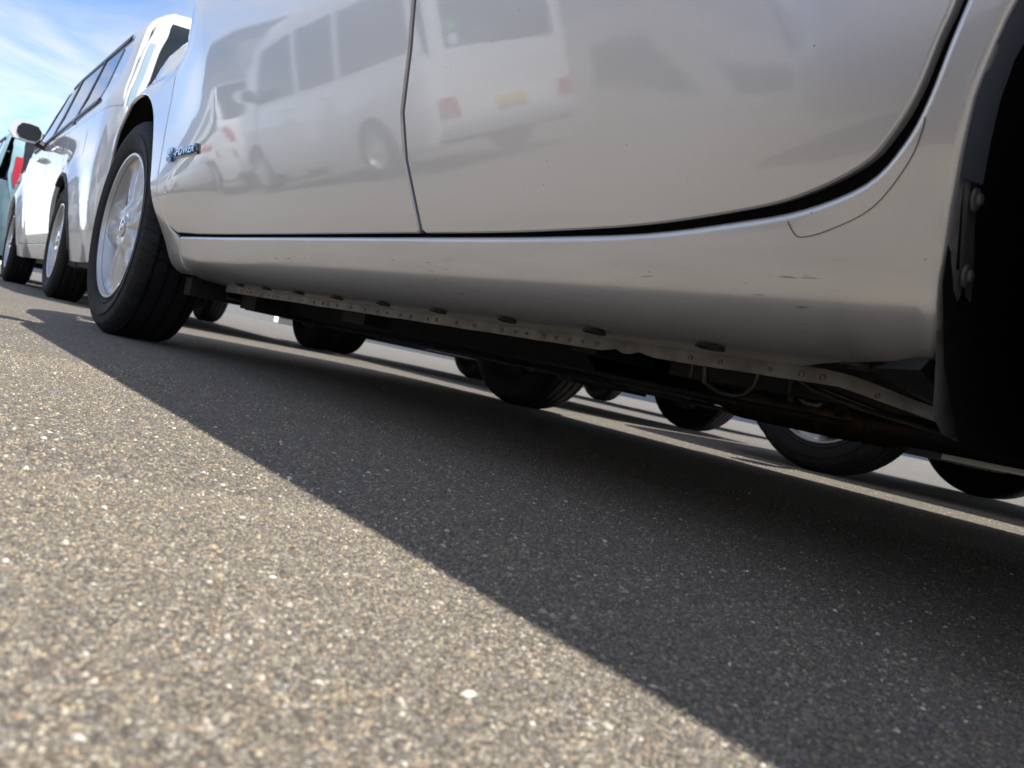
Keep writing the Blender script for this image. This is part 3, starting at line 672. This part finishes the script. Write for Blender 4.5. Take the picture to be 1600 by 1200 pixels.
# clear protection film on the quarter: only its cut edge shows
ft = MB(); fp = smooth_poly([(.4885, .2915), (.4815, .2818), (.4730, .2800), (.4520, .2850), (.4185, .3000), (.3930, .3285), (.3845, .3485), (.3835, .3560)], 4)
def off_pt(x, t, o):
    a = Vector(skin(x, t)); return (a.x, a.y-o, a.z)
ft.tube([off_pt(a, b, .0004) for a, b in fp], .00035, 6); ft.build('film_edge', pmat('film_edge', (.10, .07, .05), .5), sr)
# seam flange under the sill
fl = MB(); top = [(x, .187) for x in np.arange(2.08, .50, -.04)]+[(.50, .1865), (.47, .1835), (.443, .178), (.41, .170), (.372, .163)]
bot = []
xn = list(np.arange(2.08, .40, -.012))
rngf = random.Random(5)
for x in xn:
    z = .1752+rngf.uniform(-.0002, .0002)+.0003*math.sin(x*37)*math.sin(x*11)
    if x < .48: z = .1752-(.48-x)*.185
    for cx_ in (.7625, .721):
        if abs(x-cx_) < .013: z += .0052*(1-abs(x-cx_)/.013)
    bot.append((x, z))
bot.append((.372, .155))
tx_ = np.array([q[0] for q in top][::-1]); tz_ = np.array([q[1] for q in top][::-1])
vs = []
for x, z in bot:
    zt_ = float(np.interp(x, tx_, tz_)); yf = .1665+.0002*math.sin(x*21)
    vs += [(x, yf+.0005, zt_+.003), (x, yf, zt_-.001), (x, yf-.0006, z+.003), (x, yf, z), (x, yf+.0035, z), (x, yf+.0045, zt_+.004)]
fl.add(vs, [(i*6+j, i*6+(j+1) % 6, (i+1)*6+(j+1) % 6, (i+1)*6+j) for i in range(len(bot)-1) for j in range(6)]+[(0, 1, 2, 3, 4, 5)], 0, True)
flg = fl.build('sill_seam', FLANGE, sr)
# spot welds pressed in the flange
wm = MB(); wm.lathe([(.0004, .0036), (-.0007, .0034), (-.0010, .0027), (-.0003, .0022), (.0001, .0001)], 14); weld = None
rw = random.Random(8); x = .445
while x < 2.0:
    zz = float(np.interp(x, tx_, tz_))-.0055 if x > .48 else float(np.interp(x, tx_, tz_))-.006
    if not any(abs(x-q) < .016 for q in (.7625, .721)):
        if weld is None: weld = wm.build('spot_weld', FLANGE, flg, (x, .1658, zz)); w0 = weld
        else:
            w0 = weld.copy(); COL.objects.link(w0); w0.location = W((x, .1659, zz))
        s_ = rw.uniform(.6, 1.0); w0.scale = (1, s_, s_)
    x += rw.choice([.024, .034, .045, .06])*rw.uniform(.85, 1.15)
# drain hole plugs on the underside of the sill
hxs = [.448+.0005, .602, .602+.1625, .602+.325, .602+.4875, .602+.651, .602+.815, .602+.98, .602+1.145, .602+1.30]
pg = MB(); a_ = [(.0165*math.cos(2*PI*k/20), .0100*math.sin(2*PI*k/20)) for k in range(20)]
pv = [(x, y, .0006) for x, y in a_]+[(x*1.0, y*1.0, -.0016) for x, y in a_]+[(x*.82, y*.78, -.0014) for x, y in a_]+[(x*.70, y*.60, .0016) for x, y in a_]
pg.add(pv, [(q*20+k, q*20+(k+1) % 20, (q+1)*20+(k+1) % 20, (q+1)*20+k) for q in range(3) for k in range(20)]+[tuple(range(60, 80))], 0, True)
plug = None
for x in hxs:
    P0, P1 = Vector(skin(x, .2035)), Vector(skin(x, .1985)); Pm = Vector(skin(x, .2002)); ang = math.atan2(P0.z-P1.z, P1.y-P0.y)
    if plug is None: plug = o = pg.build('drain_plug', BLACKP, sr, tuple(Pm+Vector((0, 0, -.0004))))
    else: o = plug.copy(); COL.objects.link(o); o.location = W(tuple(Pm+Vector((0, 0, -.0004))))
    o.rotation_euler = (0, ang, 0)
# black wedge where the sill ends before the wheel
bw = MB(); bw.prism([(.437, .125, .1905), (.41, .10, .190), (.372, .075, .1895), (.372, .150, .1685), (.40, .155, .1735), (.425, .158, .182)], (0, .012, .010)); bw.build('sill_end_cover', BLACKP, sr)
# mud guard strip and liner in the rear arch
mg = MB()
lv = [(.3570, .047, .3336), (.3602, .052, .3158), (.3618, .057, .2975), (.3644, .068, .2558), (.3636, .080, .213), (.356, .075, .18), (.352, .072, .160), (.346, .079, .148), (.34, .10, .144), (.335, .14, .144), (.33, .18, .148)]
rv = [(.366, .080, .340), (.366, .090, .32), (.365, .098, .297), (.364, .115, .2547), (.362, .13, .2117), (.360, .15, .185), (.357, .17, .165), (.354, .19, .152), (.352, .20, .148), (.351, .21, .148), (.350, .22, .15)]
vs = []
for a, b in zip(lv, rv):
    a, b = Vector(a), Vector(b)
    for t, bulge in ((0, .004), (.06, 0), (.25, -.003), (.5, -.001), (.75, -.002), (.95, .0), (1, .008)):
        q = a.lerp(b, t); vs.append((q.x+bulge, q.y, q.z))
mg.add(vs, [(i*7+j, i*7+j+1, (i+1)*7+j+1, (i+1)*7+j) for i in range(len(lv)-1) for j in range(6)], 0, True)
GUARD = pmat('guard_plastic', (.20, .195, .19), .55, bump=.4, bscale=90, noise=.5, nscale=30)
gd = mg.build('mud_guard', GUARD, sr, angle=60)
cp = MB()
for k in range(1): cp.lathe([(0, .0085), (-.002, .0080), (-.0030, .0046), (-.0048, .0040), (-.0056, .002), (-.0056, .0001)], 16)
c0 = cp.build('clip', GUARD, gd, (.3585, .071, .3106)); c0.rotation_euler = (0, 0, PI/2+.1)
c1 = c0.copy(); COL.objects.link(c1); c1.location = W((.3595, .084, .260))
# seam lip of the quarter panel just inside the arch
lp_ = MB(); vs = []
for k in range(13):
    z = .318+.30*k/12; x = float(np.interp(z, [.2, .30, .3324, .364, .394, .419, .5, .62], [.36, .3600, .3562, .3522, .3446, .3331, .29, .18])); y = S_.S(x, z)+.004
    vs += [(x+.001, y, z), (x-.004, y+.022, z+.002), (x-.001, y+.023, z+.002)]
lp_.add(vs, [(i*3+j, i*3+j+1, (i+1)*3+j+1, (i+1)*3+j) for i in range(12) for j in range(2)], 0, True); lp_.build('arch_lip', pmat('primer_grey', (.14, .16, .19), .5, .2), sr)
ln = MB(); vs = []; n = 26
for y in (.03, .34):
    for k in range(n+1):
        a = -.45+(PI+.8)*k/n; rr = .372 if 0 < a < PI else .372; vs.append((rr*math.cos(a)*.985, y+(.03 if a < .1 else 0), .303+rr*math.sin(a)))
ln.add(vs, [(k, k+1, n+2+k, n+1+k) for k in range(n)], 0, True); ln.add(vs[n+1:], [tuple(range(n+1))], 0); ln.build('wheel_arch_liner', LINER, sr)
fa = MB(); n = len(farc); vs = []
for dy in (.004, .30):
    for i, (x, z) in enumerate(farc):
        d = Vector((x-2.6, z-.32)).normalized()*.008; a = skin(x, max(z, .2)); vs.append((x+d.x, a[1]+dy, a[2]+d.y))
fa.add(vs, [(k, k+1, n+k+1, n+k) for k in range(n-1)], 0, True); fa.add(vs[n:], [tuple(range(n))], 0); fa.build('wheel_arch_liner', LINER, sr)
# badge
bd = MB()
def badge_pt(x, z, o): return (x, S_.S(x, z)-o, z)
x0, x1, z0, z1 = 2.168, 1.958, .4555, .4720
def rrect(xa_, xb_, za, zc, r=.006, n=4):
    o = []
    for cx_, cz_, a0 in ((xa_-r, zc-r, 0), (xb_+r, zc-r, PI/2), (xb_+r, za+r, PI), (xa_-r, za+r, 1.5*PI)):
        for k in range(n+1): a = a0+PI/2*k/n; o.append((cx_+r*math.cos(a), cz_+r*math.sin(a)))
    return o
bd.prism([badge_pt(x, z, .0045) for x, z in rrect(2.145, x1, z0-.004, z1+.002)], (0, .006, 0), 0)
bd.prism([badge_pt(x, z, .0060) for x, z in rrect(2.172, 2.128, z0-.010, z1+.007, .011)], (0, .008, 0), 1)
bo = bd.build('badge', [BADGED, BADGEB], fdr)
def text(body, size, X, Y, Z, mat, parent, ext=.001, yscale=1., wscale=1., left=True, name='lettering', rot=None, shear=0.):
    cu = bpy.data.curves.new(name, 'FONT'); cu.body = body; cu.size = size; cu.extrude = ext; cu.align_x = 'CENTER'; cu.align_y = 'CENTER'; cu.space_character = 1.08; cu.shear = shear; cu.offset = size*.012
    t = bpy.data.objects.new(name, cu); COL.objects.link(t); bpy.context.view_layer.update()
    me = bpy.data.meshes.new_from_object(t); bpy.data.objects.remove(t); me.materials.clear(); me.materials.append(mat)
    o = link(name, me, parent, (X, Y, Z)); o.rotation_euler = rot if rot else (PI/2, 0, -PI/2); o.scale = (wscale, yscale, 1)
    return o
lt = MB()
text('-POWER', .0245, 2.044, S_.S(2.05, .464)-.0052, .4632, CHROME, bo, .0016, wscale=1.55, shear=.15, name='lettering')
text('e', .034, 2.149, S_.S(2.15, .464)-.0068, .4655, pmat('badge_pale', (.62, .80, .92), .25, .3, 1.), bo, .0014, wscale=1.35, name='lettering')
# ---- what hangs under the silver car
un = MB(); vs = []
prof_u = [(.18, .205), (.30, .205), (.36, .156), (.52, .150), (.80, .152)]
for x in np.linspace(.98, 2.25, 12):
    for y, z in prof_u: vs.append((x, y, z+.002*math.sin(x*9+y*20)))
un.add(vs, [(i*5+j, i*5+j+1, (i+1)*5+j+1, (i+1)*5+j) for i in range(11) for j in range(4)], 0, True)
un.build('under_tray', UNDER, sr)
ut = MB(); ut.box((1.62, .82, .166), (1.30, .50, .030)); ut.box((2.35, .85, .175), (.30, .95, .06)); ut.box((1.25, .60, .150), (.05, .10, .035)); ut.box((1.62, .30, .185), (.10, .05, .05))
ut.box((2.12, .28, .19), (.10, .08, .09)); ut.box((1.2, 1.25, .20), (1.7, .40, .06)); ut.box((.92, .33, .19), (.05, .12, .03)); ut.build('undershield', UNDER, sr)
rl = MB(); rl.tube([(2.2, .50, .1475), (1.5, .50, .1440), (1.02, .52, .1405), (.84, .56, .1375)], .0032, 8); rl.build('fuel_line', STEEL, sr)
r2 = MB(); r2.tube([(2.2, .40, .162), (1.35, .37, .158), (1.02, .36, .154), (.80, .37, .150), (.60, .42, .150)], .004, 8); r2.build('brake_line', UNDER, sr)
ZE = .013
def lift(pts): return [(a, b, c+ZE) for a, b, c in pts]
ex = MB(); ex.tube(lift([(2.0, .66, .168), (1.1, .64, .160), (.93, .585, .150), (.89, .57, .149)]), [.018, .018, .018, .0185], 20); ex.tube(lift([(.585, .54, .146), (.50, .535, .146), (.2, .50, .146), (-.35, .48, .16)]), [.0205, .0205, .020, .020], 20); ex.build('exhaust_pipe', UNDER, sr)
ex = MB(); ex.tube(lift([(.90, .575, .149), (.865, .565, .1485), (.845, .56, .148), (.66, .546, .1467), (.65, .545, .1466), (.642, .5445, .1466), (.634, .544, .1465), (.626, .543, .1465), (.618, .5425, .1465), (.610, .542, .1465), (.60, .541, .1463), (.58, .54, .146)]), [.019, .029, .0300, .0300, .0265, .0295, .0265, .029, .0265, .0285, .024, .0205], 22); ex.build('exhaust_resonator', RUST, sr)
mf = MB(); mf.tube([(-.1, 1.1, .2), (-.55, 1.1, .2)], .085, 18); mf.build('silencer', RUST, sr)
br = MB()
def strap(pts, w, t=.0025):
    vs = []
    for i, p_ in enumerate(pts):
        vs += [(p_[0]-w/2, p_[1], p_[2]), (p_[0]+w/2, p_[1], p_[2]), (p_[0]+w/2, p_[1]+t, p_[2]+t), (p_[0]-w/2, p_[1]+t, p_[2]+t)]
    br.add(vs, [(i*4+j, i*4+(j+1) % 4, (i+1)*4+(j+1) % 4, (i+1)*4+j) for i in range(len(pts)-1) for j in range(4)]+[(0, 1, 2, 3), tuple(range(len(vs)-4, len(vs)))], 0, False)
br.tube([(.735, .30, .215), (.735, .302, .185), (.733, .305, .165), (.722, .32, .157), (.705, .33, .156), (.69, .33, .160), (.675, .325, .172), (.668, .32, .19), (.665, .32, .215)], .0042, 8)
br.tube([(.752, .30, .215), (.752, .30, .168)], .0028, 8); br.tube([(.70, .42, .215), (.69, .43, .178), (.675, .44, .166), (.655, .44, .166), (.64, .435, .18), (.63, .43, .215)], .0048, 8)
strap([(.615, .40, .215), (.613, .41, .185), (.62, .43, .165), (.64, .46, .157)], .012)
br.tube([(.655, .36, .21), (.66, .38, .163)], .0035, 8)
br.build('exhaust_hanger', STEEL, sr)
cb = MB(); cb.tube([(.62, .235, .21), (.585, .24, .190), (.555, .25, .174), (.51, .265, .164), (.44, .285, .155), (.34, .31, .147), (.2, .33, .138), (0, .35, .13)], .0026, 8); cb.tube([(.56, .275, .178), (.46, .30, .157), (.3, .34, .145), (.0, .36, .135)], .0022, 8)
cb.build('handbrake_cable', STEEL, sr)
rb = MB(); rb.box((.20, .62, .245), (.75, .70, .03)); rb.box((.05, .5, .175), (.12, .9, .07)); rb.tube([(.42, .26, .205), (.25, .27, .18), (.0, .22, .17)], [.03, .035, .045], 12); rb.lathe([(-.02, .012), (-.024, .03), (.0, .033), (.03, .033)], 20, c=(.30, .21, .195)); rb.build('rear_axle', UNDER, sr)
ft_ = MB(); ft_.box((.72, .98, .205), (.55, .62, .09)); ft_.build('fuel_tank', UNDER, sr)
for o_, k_ in ((0, 1), (1.695, -1)):
    fr = MB(); fr.tube([(2.62, o_+k_*.13, .22), (2.55, o_+k_*.40, .19), (2.45, o_+k_*.62, .19)], [.022, .025, .03], 10); fr.build('suspension_arm', UNDER, sr)
fr = MB(); fr.box((2.24, .17, .20), (.05, .09, .10)); fr.build('jacking_bracket', UNDER, sr)

# ================================================================== CARS AHEAD IN THE SAME ROW
PROFW = [(-.90, .30, 'rear_bumper'), (-.97, .50, 'rear_bumper'), (-.95, .72, 'tailgate'), (-.93, .98, 'rear_window'), (-.87, 1.28, 'rear_window'), (-.80, 1.50, 'tailgate_top'), (-.66, 1.585, 'roof'), (.2, 1.64, 'roof'), (1.1, 1.635, 'roof'),
         (1.65, 1.56, 'windscreen'), (2.1, 1.27, 'windscreen'), (2.45, 1.06, 'bonnet'), (2.9, .99, 'bonnet'), (3.22, .88, 'front_bumper'), (3.33, .60, 'front_bumper'), (3.28, .28, 'end')]
def wext(x, z):
    o = 0
    for c in (0, 2.55):
        d = math.hypot(x-c, z-.32); o -= .035*math.exp(-((d-.36)/.10)**2) if d > .36 else .035
    return o
Wc = Car('white_suv', 'white tall hatchback parked ahead of the silver car, its rear corner in full sun', 'car', (5.42, .30, 0), WHITE, prof=PROFW, wb=2.55, wid=1.74, xr=-.97, xf=3.33, zs=.22, zb=1.0, tb=.24, R=.325, rim=.218, ra=.375, seams=(.36, 1.15, 2.12),
         green=(-.925, 2.25), extra=wext, res=.07, ry=.09, re=.30, wmargin=.045, roofr=.14, twheel=.085, crown=.05, mirror=(1.5, 1.03),
         windows=[[(-.38, 1.10), (.25, 1.04), (.25, 1.44), (-.30, 1.42)], [(.30, 1.04), (1.12, 1.035), (1.12, 1.47), (.30, 1.46)], [(1.20, 1.035), (2.02, 1.04), (1.62, 1.42), (1.20, 1.47)]],
         trims=[[(.26, 1.04), (.31, 1.04), (.31, 1.46), (.26, 1.45)], [(1.12, 1.035), (1.20, 1.035), (1.20, 1.48), (1.12, 1.48)], [(-.40, 1.455), (1.62, 1.485), (1.62, 1.51), (-.40, 1.48)], [(1.62, 1.44), (2.06, 1.03), (2.12, 1.03), (1.64, 1.50)], [(-.42, 1.08), (2.06, 1.015), (2.06, 1.035), (-.40, 1.10)]]).build()
for vv in (.018, .982):
    at_rear(Wc, 'tail_lamp', 22.0, vv, 3.6, .007, LAMPC, .012)
for vv, ins in ((0., .014), (1., -.014)):
    cpt = MB(); cpt.tube([tuple(Vector(Wc.T(u, vv))+Vector((.014, ins, -.004))) for u in (17, 19, 21, 23, 25, 27, 29, 31, 33)], .017, 10); cpt.build('corner_pillar', WHITE, Wc.root)
at_side(Wc, 'fuel_flap', [(-.34, .80), (-.20, .80), (-.20, .93), (-.34, .93)], WHITE, .0015, depth=.002)
b_ = MB(); b_.prism([(-.80, .12, .20), (-.93, .28, .22), (-.95, .87, .22), (-.93, 1.46, .22), (-.80, 1.62, .20), (-.40, 1.68, .20), (-.40, .06, .20)], (0, 0, .12)); b_.build('rear_valance', BLACKP, Wc.root)
Wc.root.rotation_euler = (0, 0, -.025)
# black edge round the rear arch
for sd in (0,):
    a = Wc.arch(0, .23, ra=.385); a2 = Wc.arch(0, .23, ra=.368); pl = [q for q in a if q[0] < .2]+[q for q in a2 if q[0] < .2][::-1]
    at_side(Wc, 'arch_trim', pl, BLACKP, .004, depth=.03)
fm = MB(); fm.prism([(-.40, .03, .52), (-.36, .03, .30), (-.37, .03, .20), (-.42, .06, .19), (-.43, .04, .5)], (0, .2, 0)); fm.build('mud_flap', BLACKP, Wc.root)

PROFT = [(-.62, .28, 'rear_bumper'), (-.68, .5, 'rear_bumper'), (-.66, .75, 'tailgate'), (-.60, 1.0, 'rear_window'), (-.48, 1.32, 'rear_window'), (-.34, 1.46, 'roof'), (.3, 1.52, 'roof'), (1.1, 1.52, 'roof'),
         (1.6, 1.45, 'windscreen'), (2.1, 1.16, 'windscreen'), (2.4, .98, 'bonnet'), (2.75, .9, 'bonnet'), (3.05, .76, 'front_bumper'), (3.15, .5, 'front_bumper'), (3.1, .26, 'end')]
WINT = [[(-.05, .97), (1.0, .96), (1.0, 1.38), (.02, 1.34)], [(1.08, .96), (1.95, .97), (1.55, 1.36), (1.08, 1.38)]]
Tc = Car('teal_hatchback', 'pale teal hatchback farthest ahead in the row, one red tail lamp showing', 'car', (10.0, .27, 0), TEAL, prof=PROFT, wb=2.5, wid=1.66, xr=-.68, xf=3.15, green=(-.45, 2.2), windows=WINT, res=.14, trims=[[(1.0, .96), (1.08, .96), (1.08, 1.39), (1.0, 1.39)], [(-.05, 1.37), (1.58, 1.39), (1.58, 1.41), (-.05, 1.40)]]).build()
for vv in (.05, .95):
    at_rear(Tc, 'tail_lamp', 18.0, vv, 3.0, .02, LAMPR, .02, .04); at_rear(Tc, 'indicator_lamp', 16.0, vv+(.07 if vv < .5 else -.07), .9, .025, LAMPO, .02, .03)

# ================================================================== NEIGHBOURS SEEN UNDER THE SILVER CAR
def hatch(name, label, loc, paintm, flip=False, group=None, prof=PROFT, windows=WINT, lamps=True, **k):
    kk = dict(prof=prof, wb=2.5, wid=1.66, xr=-.68, xf=3.15, green=(-.45, 2.2), windows=windows, res=.2, far=True); kk.update(k)
    c = Car(name, label, 'car', loc, paintm, group, flip, **kk).build()
    if lamps:
        for vv in (.06, .94): at_rear(c, 'tail_lamp', 14.0, vv, 2.4, .03, LAMPR, .012, .02)
    return c
hatch('white_hatchback', 'white hatchback parked to the right of the silver car, its silver front wheel showing underneath', (-.79, 2.12, 0), WHITE, wb=2.44, xf=3.1, zs=.158, style='seven', rim=.205)
hatch('blue_hatchback', 'dark blue hatchback ahead of the white one, wheels showing beyond the silver front tyre', (3.28, 2.12, 0), BLUEP, wb=2.28, wid=1.5, xf=2.9, zs=.17, seams=(.35, 1.0, 1.88), green=(-.45, 2.0), prof=[(a*.92 if a > 0 else a, b, c) for a, b, c in PROFT], windows=[[(x*.92, z) for x, z in w] for w in WINT])
hatch('grey_hatchback', 'grey hatchback two rows to the right, one dark wheel in view under the sill', (4.55, 4.95, 0), GREYP)

# ================================================================== OPPOSITE ROW, MIRRORED IN THE DOORS
PROFV = [(-.42, .26, 'rear_bumper'), (-.47, .40, 'rear_bumper'), (-.465, .62, 'tailgate'), (-.46, .98, 'rear_window'), (-.43, 1.45, 'rear_window'), (-.40, 1.66, 'tailgate_top'), (-.30, 1.80, 'roof'), (.4, 1.86, 'roof'), (1.5, 1.86, 'roof'),
         (2.05, 1.78, 'windscreen'), (2.45, 1.40, 'windscreen'), (2.72, 1.08, 'bonnet'), (2.88, .92, 'front_bumper'), (2.93, .60, 'front_bumper'), (2.90, .26, 'end')]
WINV = [[(-.30, 1.05), (.38, 1.02), (.38, 1.60), (-.24, 1.58)], [(.48, 1.02), (1.22, 1.02), (1.22, 1.62), (.48, 1.61)], [(1.32, 1.02), (2.30, 1.02), (2.0, 1.56), (1.32, 1.62)]]
VW = 1.475
Vc = Car('white_kei_van', 'white kei van with a yellow plate, seen only mirrored in the silver doors', 'van', (6.15, -2.75-VW, 0), WHITE, prof=[(a-.43 if a < -.2 else a, b, c) for a, b, c in PROFV], wb=2.5, wid=VW, xr=-.90, xf=2.93, green=(-.86, 2.6), windows=[[(-.72, 1.05), (.38, 1.02), (.38, 1.60), (-.66, 1.58)]]+WINV[1:], res=.15, zb=.98, tb=.09, box=True, low=.5, re=.2, ry=.10, R=.27, rim=.17, ra=.32, roofr=.08, twheel=.09, wmargin=.10, crown=.02, seams=(.42, 1.27, 2.3), mirror=(2.2, 1.08)).build()
for vv in (.06, .94): at_rear(Vc, 'tail_lamp', 9.6, vv, 2.0, .055, LAMPR, .012, .02)
pc = at_rear(Vc, 'number_plate', 8.9, .5, 1.2, .115, PLATE, .014, .006)
rv_ = (PI/2, 0, 0)
text('・1-67', .135, 6.15-.90-.046, -2.75-VW/2-.02+.012, .505, INK, pc, .001, rot=rv_, name='plate_number')
for st_, vz, m_ in ((0, 20.6, STICKG), (1, 19.2, STICKW)): at_rear(Vc, 'window_sticker', vz, .84, .5, .03, m_, .012, .002)
hatch('mauve_hatchback', 'mauve grey hatchback close behind the camera, mirrored in the rear door', (-1.72, -1.0-1.66, 0), PINKP, lamps=False, wb=2.3)
hatch('white_compact', 'white hatchback across the aisle ahead of the kei van', (10.6, -2.75-1.66, 0), WHITE)
hatch('blue_compact', 'blue hatchback across the aisle beyond the white one', (15.3, -2.8-1.66, 0), BLUEP)
# workshops along the edge of the lot
WALLB = pmat('beige_cladding', (.55, .50, .40), .7, noise=.08, nscale=2); WALLG = pmat('grey_cladding', (.30, .31, .32), .7, noise=.08, nscale=2)
SIGNR = pmat('red_fascia', (.6, .03, .04), .5); SIGNB = pmat('blue_fascia', (.03, .12, .5), .5)
def building(name, label, x0, x1, y0, y1, h, wm_, fm_):
    e = empty(name, (x0, y0, 0)); tag(e, label, 'building')
    b = MB(); b.box(((x1-x0)/2, (y1-y0)/2, h/2), (x1-x0, abs(y1-y0), h)); b.build('wall', wm_, e)
    b = MB(); b.box(((x1-x0)/2, (y1-y0)/2, h+.12), (x1-x0+.8, abs(y1-y0)+.8, .24)); b.build('roof', WALLG, e)
    yf = (y1-y0) if abs(y1) < abs(y0) else 0; o = 1 if yf > 0 else -1
    if y0 > 0: yf = 0; o = -1
    b = MB(); b.box(((x1-x0)/2, yf+o*.08, h-.75), ((x1-x0)*.8, .14, .8)); b.build('fascia', fm_, e)
    n = int((x1-x0)/4)
    for k in range(n):
        b = MB(); b.box((2+k*4., yf+o*.03, 1.6), (2.6, .10, 2.0)); b.build('window', GLASS, e)
building('workshop', 'beige workshop with a red fascia along the far edge of the lot', 2, 34, -34, -24, 6.2, WALLB, SIGNR)
building('office_block', 'grey two storey office with a blue fascia beyond the workshop', 42, 66, -30, -16, 8.5, WALLG, SIGNB)
building('warehouse', 'long beige warehouse behind the lot', -40, -6, -38, -26, 7.5, WALLB, SIGNB)
building('depot', 'long beige depot with a blue fascia beyond the right hand rows', 48, 84, 34, 46, 6.0, WALLB, SIGNB)
building('storage_hall', 'grey storage hall closing the far end of the lot', 90, 150, 18, 36, 7.0, WALLG, SIGNR)
building('showroom', 'grey showroom on the far right side of the lot', 8, 46, 34, 46, 6.5, WALLG, SIGNR)
